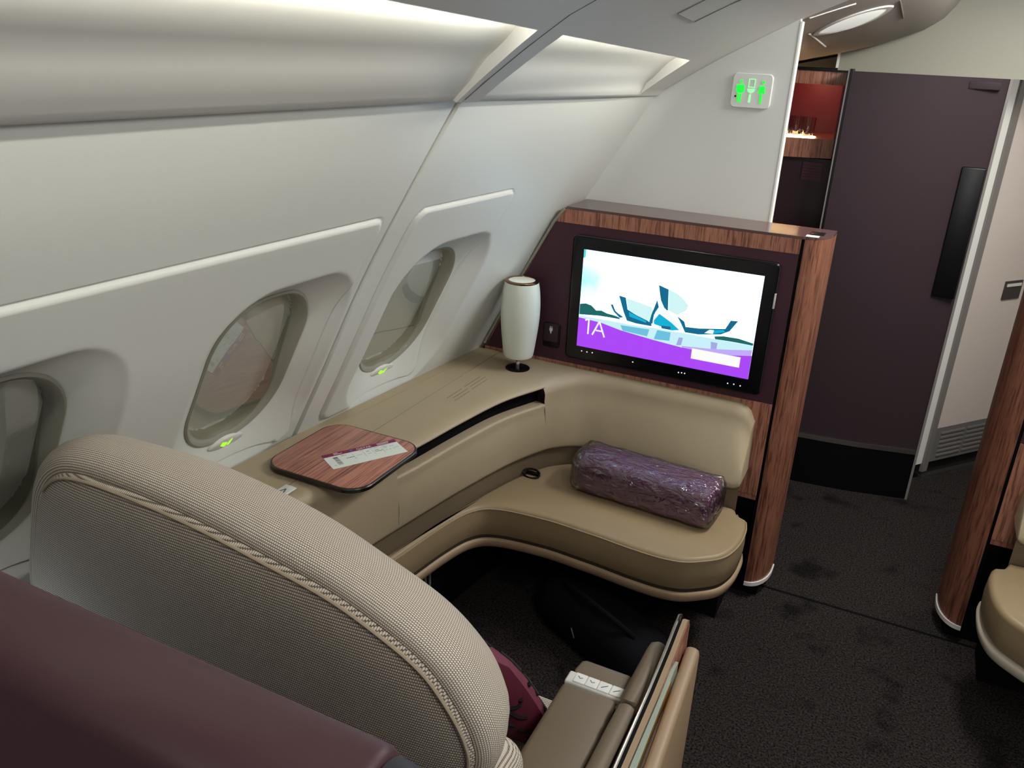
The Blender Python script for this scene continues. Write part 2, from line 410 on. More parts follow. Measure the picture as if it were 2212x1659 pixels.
# ------------------------------------------------------------------ ceiling, coves
CXs = np.array([-1.2, -.836, -.811, -.718, -.616, -.511, -.404, 0., .5, 1.2]); CZs = np.array([1.33, 1.564, 1.578, 1.637, 1.698, 1.756, 1.812, 1.99, 2.13, 2.2])
def cz(x, y): return np.interp(x - .07 * (np.minimum(y, 2.683) - 2.683), CXs, CZs)
XE = -.646
def seamx(y): return float(wx(y, 1.597 if y < 2.2 else 1.597 - (y - 2.2) * .03))
def seamz(y): return 1.597 - max(0, y - 1.6) * .017
rowsY = np.r_[np.linspace(-.6, 1.3, 12), 1.42, 1.53, np.linspace(1.65, 2.3, 6), 2.452, 2.56, 2.62, 2.683]
def ceilpt(x, y): return (x, y, float(cz(x, y)))
# inboard ceiling, from the cove edge to past the aisle, in two panels meeting at the seam between the coves
def seam_y(x): return 1.44 + max(0, (-.60 - x)) * .42
xs_in = np.r_[XE, np.linspace(-.60, .9, 30)]
def ceil_panel(side):
    rings = []
    ts = np.linspace(0, 1, 14)
    for x in xs_in:
        a, b = (-.6, seam_y(x) - .001) if side == 0 else (seam_y(x) + .001, 2.70)
        rings.append([ceilpt(x, a + (b - a) * t) for t in ts])
    V, F = loft(rings, closed=False)
    # lip turned up along the cove edge
    k = len(V)
    r0 = rings[0]; lo = 0
    return V, F
struct(obj('ceiling', ceil_panel(0), 'ceil'))
struct(obj('ceiling', ceil_panel(1), 'ceil'))
# upturned lips that hide the lamps
def lip(name, ya, yb):
    ys = np.linspace(ya, yb, 12)
    prof = [(-.0015, -.001), (-.002, .003), (.0, .0055), (.010, .012)]
    rings = [[(XE + dx, y, float(cz(XE, y)) + dz) for dx, dz in prof] for y in ys]
    return struct(obj(name, loft(rings), 'trimwhite'))
# ribs: slanted cheeks between the coves
def b1(x): return 1.42 + (XE - x) * .5      # end of the first cove
def b2(x): return 1.532 + (XE - x) * .38    # start of the second cove
def b3(x): return 2.452 + (XE - x) * .44    # end of the second cove
covedx = [(0, 0), (.010, -.004), (.022, .000), (.036, .010), (.052, .022), (.073, .037), (.100, .062), (.125, .083), (.150, .098), (.173, .113), (.194, .129), (.208, .143), (.216, .158), (.220, .18), (.222, .21), (.222, .25)]
def rib(ya, yb):
    rings = []
    for t in np.linspace(0, 1, 12):
        rr = []
        for s in np.linspace(0, 1, 5):
            def yat(x): return ya(x) + (yb(x) - ya(x)) * s
            y = yat(-.74); x0 = seamx(y) + .012; x = x0 + (XE - x0) * t; y = yat(x)
            z = float(cz(x, y)); 
            if t == 0: z = seamz(y) + .002
            rr.append((x, y, z))
        rings.append(rr)
    V, F = loft(rings, closed=False)
    # turned-up flanges on both sides (the cheeks)
    n = 5; m = len(rings)
    k = len(V)
    for j in (0, n - 1):
        base = len(V)
        for i in range(m):
            x, y, z = rings[i][j]
            t = i / (m - 1); h = .02 + .06 * t
            V.append((x - .35 * h, y + (0.002 if j == 0 else -.002), z + h))
        for i in range(m - 1): F.append((i * n + j, (i + 1) * n + j, base + i + 1, base + i))
    return V, F
sm1 = lambda x: seam_y(x) - .004
sm2 = lambda x: seam_y(x) + .004
struct(obj('ceiling', rib(b1, lambda x: seam_y(x) - .001), 'ceil'))
struct(obj('ceiling', rib(lambda x: seam_y(x) + .001, b2), 'ceil'))
struct(obj('ceiling', rib(b3, lambda x: 2.70), 'ceil'))
struct(obj('trim_11', tube([(x, seam_y(x), float(cz(x, seam_y(x))) + .004) for x in np.linspace(-.86, .6, 40)], .0045, 6), 'greytrim2'))
lip('trim_1', -.6, 1.42); lip('trim_2', 1.532, 2.452)
def cove(ya, yb, ys):
    rings = []
    for y in ys:
        f = max(0, y - 1.6) / .9   # the lining sits a little deeper towards the bulkhead
        rings.append([(seamx(y) + dx - .016 * f * min(1, dx / .05), y, seamz(y) + dz + .018 * f * min(1, dx / .05)) for dx, dz in covedx])
    return loft(rings, closed=False)
struct(obj('wall_left', cove(0, 0, np.r_[np.linspace(-.6, 1.48, 14), 1.515, 1.535]), 'cove', angle=60))
struct(obj('wall_left', cove(0, 0, np.r_[1.60, 1.63, np.linspace(1.66, 2.5, 8), 2.62, 2.69]), 'cove', angle=60))
# fill behind (closes the cove)
struct(obj('ceiling', ([(XE - .10, -.6, 1.99), (XE + .3, -.6, 1.99), (XE - .10, 2.7, 1.95), (XE + .3, 2.7, 1.95)], [(0, 1, 3, 2)]), 'cove'))
def strip_light(name, ya, yb, label):
    ys = np.linspace(ya, yb, 4)
    g = loft([[(XE + .030 + .008 * math.cos(a), y, float(cz(XE, y)) + .038 + .008 * math.sin(a)) for a in np.linspace(0, 2 * pi, 10, endpoint=False)] for y in ys])
    return tag(obj(name, g, 'lampglow'), label, 'light', 'cove lamps above the side wall')
strip_light('cove_lamp', -.55, 1.41, 'long strip lamp hidden in the ceiling cove above the left window')
strip_light('cove_lamp', 1.54, 2.44, 'short strip lamp hidden in the ceiling cove next to the white bulkhead')
# access hatch outline in the ceiling
hx = [(-.523, 1.839), (-.529, 1.999), (-.36, 2.02), (-.36, 1.845)]
for a, b in ((0, 1), (1, 2), (3, 0)):
    p0, p1 = hx[a], hx[b]
    path = [(p0[0] + (p1[0] - p0[0]) * t, p0[1] + (p1[1] - p0[1]) * t) for t in np.linspace(0, 1, 8)]
    struct(obj('trim_3', tube([(x, y, float(cz(x, y)) - .0005) for x, y in path], .0016, 6), 'greytrim'))

# ceiling beyond the bulkhead: lofts from the bulkhead profile to a lower vault over the cross aisle
E35 = [(-.9, 1.60), (-.7, 1.66), (-.508, 1.705), (-.36, 1.738), (-.239, 1.771), (-.097, 1.827), (-.034, 1.876), (-.008, 1.921), (.02, 1.99), (.08, 2.08), (.3, 2.16), (.9, 2.2)]
e35 = np.array(E35)
xs2 = np.linspace(-.9, .9, 60)
rings = []
for t in np.linspace(0, 1, 12):
    y = 2.70 + t * 1.2; q = sstep(np.array(t / .66))
    rings.append([(x, y, float((1 - q) * cz(x, 2.683) + q * np.interp(x, e35[:, 0], e35[:, 1]))) for x in xs2])
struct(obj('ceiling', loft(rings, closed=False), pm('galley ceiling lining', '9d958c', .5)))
def gz(x, y):
    q = float(sstep(np.array((y - 2.70) / 1.2 / .66))); return (1 - q) * float(cz(x, 2.683)) + q * float(np.interp(x, e35[:, 0], e35[:, 1]))
# the oval lamp and its raised plate
lampc = (-.296, 3.005)
def lens_pts(a, b, dz):
    out = []
    for t in np.linspace(0, 2 * pi, 40, endpoint=False):
        x, y = lampc[0] + a * math.cos(t), lampc[1] + b * math.sin(t) * abs(math.sin(t)) ** .35
        out.append((x, y, gz(x, y) + dz))
    return out
cl = thing('ceiling_lamp', (lampc[0], lampc[1], gz(*lampc)), 'pointed oval lamp set in the curved ceiling beyond the bulkhead', 'lamp')
lensmat = pm('lamp lens', 'e4e8de', .4); lensmat.node_tree.nodes['Principled BSDF'].inputs['Emission Color'].default_value = (1, 1, .94, 1); lensmat.node_tree.nodes['Principled BSDF'].inputs['Emission Strength'].default_value = .38
obj('lens', loft([lens_pts(.092, .062, .002), lens_pts(.092, .062, -.003), lens_pts(.08, .05, -.006)]), lensmat, cl)
obj('rim', loft([lens_pts(.112, .074, .001), lens_pts(.110, .073, -.005), lens_pts(.095, .064, -.005), lens_pts(.094, .063, .001)], cyc=True), 'ceil', cl)
for (x0, y0, x1, y1, m_) in ((-.415, 2.977, -.391, 3.238, 'trimwhite'), (-.169, 2.972, -.160, 3.168, 'greytrim'), (-.3885, 2.734, -.276, 2.804, 'trimwhite')):
    struct(obj('trim_4', tube([(x0 + (x1 - x0) * t, y0 + (y1 - y0) * t, gz(x0 + (x1 - x0) * t, y0 + (y1 - y0) * t) - .001) for t in np.linspace(0, 1, 10)], .0028, 6), m_))

# ------------------------------------------------------------------ floor
def floor_patch(x0, x1, y0, y1): return struct(obj('floor', ([(x0, y0, 0), (x1, y0, 0), (x1, y1, 0), (x0, y1, 0)], [(0, 1, 2, 3)]), 'carpet', smooth=False))
floor_patch(-1.7, 1.6, -.6, 2.601); floor_patch(-1.7, 1.6, 2.601, 5.2)
struct(obj('trim_10', box(-1.6, 1.5, 2.596, 2.606, -.004, .0012), 'blackmatte', smooth=False))

# ------------------------------------------------------------------ white bulkhead behind the console
YB = 2.684
bz = []
for z in np.linspace(.0, 1.56, 14): bz.append((float(wx(2.69, max(z, .2))) - .02, z))
prof = [(float(x), float(cz(x, 2.683))) for x in np.linspace(-.83, -.403, 14)]
poly = bz + prof + [(-.403, 0)]
struct(obj('wall_front', loft([[(x, YB, z) for x, z in poly], [(x, YB + .03, z) for x, z in poly]]), 'wallwhite', angle=20))
struct(obj('trim_5', box(-.403, -.396, YB - .002, YB + .034, 0, 1.806, .001), 'trimwhite'))
# shadow-gap strip between bulkhead and lining is left open

# lavatory sign
sg = thing('lavatory_sign', (-.511, YB, 1.612), 'square white lavatory sign with green lit figures on the bulkhead', 'sign')
sgp = [(-.570, 1.662), (-.453, 1.661), (-.451, 1.564), (-.569, 1.563)]
pl = rrect(-.511, 1.612, .118, .098, .014, 6)
obj('plate', pad(pl, [(0, YB + .001), (0, YB - .007), (.002, YB - .009)], 'Y'), pm('sign plate', 'dfe1dc', .4), sg)
ys0, ys1 = YB - .0088, YB - .0105
def disc(cx, cz_, r, n=16): return [(cx + r * math.cos(2 * pi * k / n), cz_ + r * math.sin(2 * pi * k / n)) for k in range(n)]
man = join(plate([(-.556, 1.628), (-.534, 1.629), (-.532, 1.623), (-.532, 1.609), (-.537, 1.605), (-.552, 1.605), (-.556, 1.610)], ys0, ys1), plate(disc(-.544, 1.6375, .0045), ys0, ys1),
           plate([(-.551, 1.603), (-.546, 1.603), (-.545, 1.578), (-.549, 1.578)], ys0, ys1), plate([(-.544, 1.603), (-.5385, 1.603), (-.539, 1.578), (-.543, 1.578)], ys0, ys1))
obj('man_symbol', man, 'green', sg, smooth=False)
def frame2(x0, x1, z0, z1, w): return join(plate([(x0, z0), (x1, z0), (x1, z0 + w), (x0, z0 + w)], ys0, ys1), plate([(x0, z1 - w), (x1, z1 - w), (x1, z1), (x0, z1)], ys0, ys1), plate([(x0, z0 + w), (x0 + w, z0 + w), (x0 + w, z1 - w), (x0, z1 - w)], ys0, ys1), plate([(x1 - w, z0 + w), (x1, z0 + w), (x1, z1 - w), (x1 - w, z1 - w)], ys0, ys1))
sink = join(frame2(-.522, -.502, 1.621, 1.646, .0022), plate([(-.5245, 1.6175), (-.501, 1.6175), (-.503, 1.610), (-.512, 1.605), (-.521, 1.609)], ys0, ys1), plate([(-.516, 1.602), (-.510, 1.602), (-.510, 1.579), (-.517, 1.579)], ys0, ys1))
obj('sink_symbol', sink, 'greenpale', sg, smooth=False)
wom = join(plate(disc(-.4785, 1.638, .0043), ys0, ys1), plate([(-.487, 1.627), (-.476, 1.628), (-.471, 1.622), (-.4735, 1.616), (-.469, 1.607), (-.493, 1.606), (-.488, 1.616), (-.490, 1.621)], ys0, ys1), plate([(-.484, 1.604), (-.478, 1.604), (-.478, 1.578), (-.484, 1.578)], ys0, ys1))
obj('woman_symbol', wom, 'green', sg, smooth=False)
obj('sensor_dot', plate(disc(-.556, 1.595, .003), ys0, ys1), 'black', sg, smooth=False)

# ------------------------------------------------------------------ the two suite consoles (left one whole, right one its mirror image)
def TL(p): return p
def TR(p): return (.13 - p[0], p[1] + .10, p[2])
def tf(geo, T): return ([T(tuple(p)) for p in geo[0]],) + tuple(geo[1:])
YF = 2.504
def post_outline(ins=0):
    q = [(-.267, YF)]
    for a in np.linspace(0, pi / 2, 12): q.append((-.267 + .070 * math.sin(a), YF + .125 * (1 - math.cos(a))))
    q += [(-.197, 2.665), (-.267, 2.665)]
    if ins: q = [(x - ins * (1 if x > -.2665 else -1) * (1 if x > -.2665 else .2), y + (ins if y < 2.6 else -ins)) for x, y in q]
    return q
def console(T, label, full):
    loc = T((-.62, 2.59, 0)); c = thing('suite_console', loc, label, 'console', 'wood suite consoles at the aisle')
    Y1 = 2.682
    if full:
        zz = lambda z: float(np.interp(z, [0, .70, .72, .978, 1.184, 1.236], [-1.33, -1.285, -1.279, -1.151, -1.040, -1.000]))
    else: zz = lambda z: -1.2
    zl = [0, .3, .66, .711]
    body = [(zz(z), z) for z in (.37, .5, .72, .978, 1.184, 1.228)] + [(-.276, 1.228), (-.276, .37)]
    obj('body', tf(plate(body, YF + .004, Y1), T), 'woodv', c, smooth=False)
    obj('top_band', tf(plate([(zz(1.184), 1.184), (zz(1.228), 1.228), (-.276, 1.228), (-.276, 1.184)], YF - .002, YF + .006), T), 'woodv', c, smooth=False)
    obj('inset_panel', tf(plate([(zz(.711) + .004, .711), (zz(.978) + .004, .978), (zz(1.183), 1.183), (-.278, 1.183), (-.278, .711)], YF, YF + .006), T), 'burg', c, smooth=False)
    obj('lower_panel', tf(plate([(zz(.39), .39), (zz(.711), .710), (-.276, .710), (-.276, .39)], YF - .002, YF + .006), T), 'woodv', c, smooth=False)
    top = [(zz(1.236) - .006, YF - .002)] + [(-.27, YF - .002)] + post_outline()[1:-1] + [(zz(1.236) - .006, 2.682)]
    obj('top_ledge', tf(loft([[(x, y, 1.2285) for x, y in top], [(x, y, 1.236) for x, y in top]]), T), pm('polished dark ledge', '5a4240', .14, spec=.8), c, smooth=False)
    post = obj('post', tf(loft([[(x, y, z) for x, y in post_outline()] for z in (.06, 1.228)]), T), 'woodcol', c, angle=30)
    obj('shadow_gap', tf(box(-.2765, -.2668, YF + .0005, YF + .02, .06, 1.234), T), 'blackmatte', c, smooth=False)
    q = [(x + .004, y - .004) if k else (x, y - .004) for k, (x, y) in enumerate(post_outline())]
    obj('base_rim', tf(loft([[(x, y, z) for x, y in q] for z in (.048, .062)]), T), pm('pale base rim', 'd8d6d0', .3), c, angle=30)
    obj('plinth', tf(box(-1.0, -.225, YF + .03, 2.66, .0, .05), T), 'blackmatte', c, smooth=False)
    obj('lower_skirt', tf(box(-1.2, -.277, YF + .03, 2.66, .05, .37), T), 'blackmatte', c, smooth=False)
    if full:
        obj('edge_trim', tf(tube([(zz(z) - .006, YF - .001, z) for z in (.72, .978, 1.184, 1.228)], .005, 8), T), 'frame', c)
        so = obj('power_socket', pad(rrect(-1.029, .797, .062, .088, .010, 5), [(0, YF + .001), (0, YF - .003), (.002, YF - .004)], 'Y'), 'black', c)
        obj('socket_flap', pad(rrect(-1.029, .806, .053, .064, .006, 4), [(0, YF - .003), (0, YF - .008), (.001, YF - .009)], 'Y'), pm('socket flap', '2f1b22', .35), so)
        g = join(plate([(-1.033, .823), (-1.0305, .823), (-1.0305, .8295), (-1.033, .8295)], YF - .009, YF - .0098), plate([(-1.0275, .823), (-1.025, .823), (-1.025, .8295), (-1.0275, .8295)], YF - .009, YF - .0098),
                 plate([(-1.035, .823), (-1.023, .823), (-1.0235, .815), (-1.027, .810), (-1.0275, .804), (-1.0305, .804), (-1.031, .810), (-1.0345, .815)], YF - .009, YF - .0098))
        obj('plug_symbol', g, 'silverpl', so, smooth=False)
        obj('ledge_socket', box(-.262, -.222, 2.548, 2.60, 1.2355, 1.2375, .0008), 'black', c)
        obj('ledge_sticker', box(-.268, -.232, 2.513, 2.540, 1.2358, 1.2368), 'white', c, smooth=False)
    return c
console(TL, 'wood console with burgundy inset carrying the lit television', 'full')
console(TR, 'wood console post across the aisle at the right edge', None)

# ------------------------------------------------------------------ television
tv = thing('television', (-.644, YF, .944), 'wide flat television showing a white building by water', 'television')
fo = rrect(-.644, .944, .650, .416, .016, 6)
obj('housing', pad(fo, [(0, YF - .0002), (0, YF - .012), (.003, YF - .016), (.006, YF - .0165)], 'Y'), pm('tv bezel', '0a0b10', .18, spec=.5), tv)
obj('edge_band', loft([[(x, YF - .004, z) for x, z in offset(fo, -.0012)], [(x, YF - .013, z) for x, z in offset(fo, -.0012)], [(x, YF - .0155, z) for x, z in offset(fo, .0015)], [(x, YF - .013, z) for x, z in offset(fo, .001)]], cyc=True), pm('tv edge', '4c4c4e', .25, 1), tv)
obj('side_grip', box(-.3225, -.3175, YF - .019, YF - .010, 1.017, 1.063, .001), 'silverpl', tv)
SX0, SX1, SZ0, SZ1 = -.9295, -.359, .783, 1.110
def scr_mat():
    m, nt, b = newmat('screen sky')
    b.inputs['Base Color'].default_value = (0, 0, 0, 1); b.inputs['Specular IOR Level'].default_value = .2
    tc = N(nt, 'ShaderNodeTexCoord'); mp = N(nt, 'ShaderNodeMapping'); mp.inputs['Location'].default_value = (.27, 0, -.06)
    nt.links.new(tc.outputs['Object'], mp.inputs['Vector'])
    ln = N(nt, 'ShaderNodeVectorMath', operation='LENGTH'); nt.links.new(mp.outputs['Vector'], ln.inputs[0])
    nz = N(nt, 'ShaderNodeTexNoise'); nz.inputs['Scale'].default_value = 14; nt.links.new(tc.outputs['Object'], nz.inputs['Vector'])
    ad = N(nt, 'ShaderNodeMath', operation='MULTIPLY_ADD'); ad.inputs[1].default_value = .12; nt.links.new(nz.outputs['Fac'], ad.inputs[0]); nt.links.new(ln.outputs['Value'], ad.inputs[2])
    r = N(nt, 'ShaderNodeValToRGB'); r.color_ramp.elements[0].position = .06; r.color_ramp.elements[0].color = (.12, .40, .38, 1); r.color_ramp.elements[1].position = .20; r.color_ramp.elements[1].color = (.50, .76, 1, 1)
    nt.links.new(ad.outputs[0], r.inputs['Fac']); nt.links.new(r.outputs['Color'], b.inputs['Emission Color']); b.inputs['Emission Strength'].default_value = 3.2
    return m
SCR = .85
def scr(name, polys, col, k, s=1.0, mat=None):
    y = YF - .0166 - .00012 * k
    if not isinstance(polys[0][0], (tuple, list)): polys = [polys]
    if name == 'seat_number': polys_ = [polys]
    else: polys_ = [[p] for p in polys]
    m = mat or em('screen ' + name, col, SCR * s)
    for pp in polys_:
        g = join(*[([(x, y, z) for x, z in p], [tuple(range(len(p)))]) for p in pp])
        obj(name, g, m, SCREEN, smooth=False)
SCREEN = obj('screen', ([(SX0, YF - .0166, SZ0), (SX1, YF - .0166, SZ0), (SX1, YF - .0166, SZ1), (SX0, YF - .0166, SZ1)], [(0, 1, 2, 3)]), scr_mat(), tv, smooth=False)
scr('tree_bank', [[(-.929, .928), (-.909, .933), (-.889, .929), (-.871, .915), (-.853, .918), (-.834, .912), (-.81, .91), (-.791, .906), (-.786, .9), (-.825, .9), (-.863, .899), (-.929, .892)],
     [(-.48, .9), (-.453, .906), (-.406, .907), (-.36, .9), (-.36, .893), (-.424, .893), (-.476, .892)]], (.02, .16, .15), 1, .9)
scr('lake', [(-.929, .888), (-.824, .889), (-.732, .889), (-.666, .892), (-.578, .893), (-.479, .892), (-.36, .893), (-.36, .86), (-.419, .850), (-.488, .845), (-.577, .845), (-.669, .850), (-.783, .860), (-.849, .865), (-.929, .87)], (.60, .90, .98), 1)
scr('lake_reflection', [[(-.784, .881), (-.687, .884), (-.692, .86), (-.775, .864)], [(-.661, .887), (-.617, .887), (-.618, .859), (-.669, .855)]], (.16, .55, .75), 2)
scr('lake_shade', [[(-.589, .876), (-.576, .877), (-.579, .852), (-.595, .849)], [(-.488, .881), (-.467, .881), (-.468, .859), (-.485, .857)]], (.38, .42, .80), 2)
scr('building_roof', [[(-.773, .973), (-.726, .966), (-.688, .958), (-.679, .945), (-.678, .904), (-.697, .912), (-.736, .924), (-.764, .937)], [(-.64, 1.024), (-.611, 1.015), (-.588, 1.0), (-.572, .983), (-.577, .966), (-.603, .947), (-.633, .957)]], (.66, .95, .95), 2)
scr('building_shade', [[(-.824, .944), (-.816, .945), (-.806, .926), (-.796, .919), (-.776, .909), (-.789, .905), (-.811, .922)], [(-.798, .978), (-.775, .975), (-.765, .937), (-.736, .924), (-.697, .912), (-.682, .905), (-.681, .896), (-.733, .896), (-.764, .9), (-.778, .927)],
     [(-.672, 1.033), (-.64, 1.024), (-.634, .956), (-.644, .958), (-.66, .985), (-.666, 1.006)], [(-.672, .985), (-.664, .962), (-.677, .935), (-.679, .905), (-.690, .905), (-.686, .932)], [(-.603, .944), (-.578, .93), (-.572, .914), (-.528, .917), (-.45, .93), (-.437, .959), (-.415, .961), (-.436, .925), (-.461, .91), (-.529, .897), (-.572, .896), (-.589, .924)]], (.01, .15, .28), 3)
scr('building_glass', [[(-.66, .941), (-.618, .919), (-.59, .9), (-.615, .894), (-.674, .905), (-.676, .916)], [(-.505, .915), (-.455, .926), (-.448, .920), (-.49, .906)], [(-.76, .930), (-.70, .910), (-.70, .904), (-.757, .915)]], (.01, .45, .70), 4)
scr('building_trim', [[(-.663, .984), (-.652, .968), (-.621, .944), (-.58, .904), (-.588, .898), (-.618, .919), (-.66, .941), (-.676, .916), (-.675, .942), (-.663, .966)], [(-.512, .905), (-.497, .919), (-.483, .92), (-.485, .907)]], (.92, 1, 1), 5)
scr('building_door', [(-.65, .904), (-.62, .906), (-.618, .895), (-.648, .895)], (.02, .14, .25), 5)
scr('purple_haze', [(-.576, .850), (-.487, .858), (-.418, .868), (-.36, .878), (-.36, .84), (-.576, .84)], (.55, .42, .95), 3)
scr('purple_band', [(-.9295, .882), (-.85, .877), (-.783, .864), (-.668, .852), (-.576, .845), (-.487, .844), (-.418, .850), (-.359, .860), (-.359, .783), (-.9295, .783)], (.42, .07, .95), 6)
scr('seat_number', [bar2((-.893, .882), (-.893, .830), .0055), bar2((-.906, .876), (-.893, .882), .005), bar2((-.878, .830), (-.856, .880), .0055), bar2((-.856, .880), (-.835, .829), .0055), bar2((-.866, .848), (-.846, .848), .005)], (1, 1, 1), 7)
scr('blank_button', [(-.543, .849), (-.391, .849), (-.391, .815), (-.543, .815)], (1, 1, 1), 7)
scr('corner_mark', [[(-.9295, 1.110), (-.922, 1.110), (-.922, 1.085), (-.9295, 1.082)]], (.10, .75, .75), 2)
for (x, z) in [(-.91, .767), (-.891, .767), (-.872, .768), (-.73, .764), (-.576, .76), (-.566, .761), (-.556, .761), (-.418, .757), (-.399, .758), (-.379, .757)]:
    o = obj('touch_key', plate(disc(x, z, .0021, 10), YF - .0164, YF - .0172), em('touch key light', (1, 1, 1), .9), tv, smooth=False)

# ------------------------------------------------------------------ sofa (ottoman): curved back pad, seat cushion
top_s = [(-1.175, 1.05), (-1.16, 1.30), (-1.112, 1.55), (-1.078, 1.72), (-1.054, 1.92), (-1.022, 2.12), (-.968, 2.275), (-.935, 2.36), (-.885, 2.435), (-.80, 2.466), (-.70, 2.472), (-.60, 2.472), (-.47, 2.472), (-.322, 2.470)]
bot_s = [(-1.15, 1.05), (-1.14, 1.30), (-1.108, 1.57), (-1.084, 1.731), (-1.051, 1.936), (-1.004, 2.155), (-.957, 2.287), (-.923, 2.347), (-.853, 2.400), (-.731, 2.408), (-.60, 2.400), (-.50, 2.389), (-.426, 2.378), (-.318, 2.367)]
NS = 140
TOPC, BOTC = spline(top_s, NS), spline(bot_s, NS)
dT = np.gradient(TOPC, axis=0); dT /= np.linalg.norm(dT, axis=1)[:, None]
NOUT = np.stack([dT[:, 1], -dT[:, 0]], 1)     # towards the seat
i_lid0 = int(np.argmin(np.abs(TOPC[:, 1] - 1.64))); i_lid1 = int(np.argmin(np.hypot(TOPC[:, 0] + .958, TOPC[:, 1] - 2.298)))
ZC = .70
def inner(k):
    x, y = TOPC[k]
    if k < i_lid1:  return (-1.219, y)
    kk = (k - i_lid1) / (NS - 1 - i_lid1)
    pts = [(0, (-1.219, TOPC[i_lid1][1])), (.06, (-1.219, 2.44)), (.10, (-1.215, 2.4985)), (.30, (-.92, 2.4985)), (1, (-.335, 2.4985))]
    t = [p[0] for p in pts]; return (float(np.interp(kk, t, [p[1][0] for p in pts])), float(np.interp(kk, t, [p[1][1] for p in pts])))
def pad_section(k, ztop, rtop, with_top=True, end=0.0, skip=0.0):
    """from the inner top edge over the rounded front edge and down the leaning face to its bottom roll"""
    tp, bp, n = TOPC[k], BOTC[k], NOUT[k]
    tp = tp + (bp - tp) * skip
    pts = []
    if with_top:
        ix, iy = inner(k); e = tp - n * (rtop - .004)
        for t in np.linspace(0, 1, 7)[:-1]: pts.append((ix + (e[0] - ix) * t, iy + (e[1] - iy) * t, ztop + (0.0 if t < .5 else 0)))
    for a in np.linspace(0, pi / 2 * .92, 7):
        q = tp + n * (.004 - rtop + rtop * math.sin(a)); pts.append((q[0], q[1], ztop - rtop + rtop * math.cos(a)))
    zb = .467 + end
    z0 = ztop - rtop
    for t in np.linspace(.08, .92, 8):
        q = tp + (bp - tp) * t + n * .006 * math.sin(pi * t); pts.append((q[0], q[1], z0 + (zb - z0) * t))
    r = .012
    for a in np.linspace(0, pi * .8, 5):
        q = bp - n * (r - r * math.cos(a) ); pts.append((q[0], q[1], zb - r * math.sin(a) * .9))
    q = bp - n * .05; pts.append((q[0], q[1], zb - .006))
    return pts
sofa = thing('side_ottoman', (-.75, 2.15, 0), 'tan leather L-shaped ottoman under the television with curved backrest', 'ottoman')
# backrest: corner and far part (after the lid)
def zdrop(k):
    d = max(0, TOPC[k][0] + .385) / .062
    return .050 * (1 - math.sqrt(max(0, 1 - min(d, 1) ** 2))), .014 * (1 - math.sqrt(max(0, 1 - min(d, 1) ** 2)))
rings = [pad_section(k, ZC - .0005 - zdrop(k)[0], .045, end=zdrop(k)[1]) for k in range(i_lid1, NS)]
ends = []
for j in range(1, 8):    # rounded right end
    a = j / 7 * pi / 2; s = math.sin(a); sh = 1 - math.cos(a)
    q = np.array(rings[-1]); q[:, 0] = np.maximum(q[:, 0], -.325) + .004 * s
    q[:, 2] = q[:, 2] + (.60 - q[:, 2]) * (sh * .12); q[:, 1] = q[:, 1] + (2.4985 - q[:, 1]) * (sh * .9)
    ends.append([tuple(p) for p in q])
obj('backrest', loft(rings + ends, closed=False), 'tan', sofa, angle=60)
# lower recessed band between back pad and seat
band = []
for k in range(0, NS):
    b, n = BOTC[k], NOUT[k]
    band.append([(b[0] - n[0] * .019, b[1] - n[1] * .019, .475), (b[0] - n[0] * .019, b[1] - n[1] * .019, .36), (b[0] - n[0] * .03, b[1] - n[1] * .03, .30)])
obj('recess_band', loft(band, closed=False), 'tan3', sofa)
# seat cushion
front = [(-1.128, 1.305), (-1.106, 1.50), (-1.086, 1.65), (-1.060, 1.85), (-1.026, 1.965), (-.961, 2.013), (-.813, 2.031), (-.70, 2.026), (-.63, 2.021), (-.56, 2.013), (-.485, 2.008), (-.43, 2.010), (-.381, 2.023), (-.335, 2.055), (-.293, 2.097), (-.272, 2.15), (-.263, 2.21), (-.263, 2.28), (-.274, 2.335)]
FR = spline(front, 110)
bk = []
for k in range(NS - 1, -1, -1):
    if BOTC[k][1] < 1.30 and BOTC[k][0] < -1: continue
    b, n = BOTC[k], NOUT[k]; bk.append(b - n * .018)
bk = np.array(bk)
outl = resample(np.vstack([FR, [(-.302, 2.347)], bk]), 200, True)
def clampoff(poly, d): return poly
def cushion(zb, zt, r, T=TL, o=outl):
    rings = []
    for ins, z in [(.006, zb), (.0, zb + .008), (-.002, (zb + zt) / 2), (0, zt - r)] + [(r * .8 * (1 - math.cos(a)), zt - r + r * math.sin(a)) for a in np.linspace(.2, pi / 2, 6)]:
        Q = offset(o, ins); rings.append([(x, y, z) for x, y in Q])
    V, F = loft(rings, cap0=True, cap1=True); return V, F
obj('seat_cushion', cushion(.285, .39, .018), 'tan2', sofa, angle=50)
obj('piping', tube([(x, y, .381) for x, y in offset(outl, -.0003)][2:100], .0022, 6), 'stitch', sofa)
def rimring(o, z0, z1):
    return loft([[(x, y, z) for x, y in offset(o, ins)] for ins, z in ((.006, z0), (-.002, z0 + .006), (-.006, z1 - .006), (-.002, z1), (.004, z1 + .002))])
obj('seat_pan', rimring(outl, .243, .276), 'tandark', sofa, angle=50)
obj('shadow_reveal', loft([[(x, y, z) for x, y in offset(outl, .003)] for z in (.272, .288)]), 'seam', sofa)
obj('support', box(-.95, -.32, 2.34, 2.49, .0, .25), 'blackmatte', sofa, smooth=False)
obj('belt_buckle', join(tube([(-.962 + .030 * math.cos(a), 2.245 + .014 * math.sin(a), .400 + .010 * math.sin(a)) for a in np.linspace(0, 2 * pi, 16, endpoint=False)], .0035, 6, True), box(-.985, -.935, 2.250, 2.262, .390, .402, .003)), 'black', sofa)

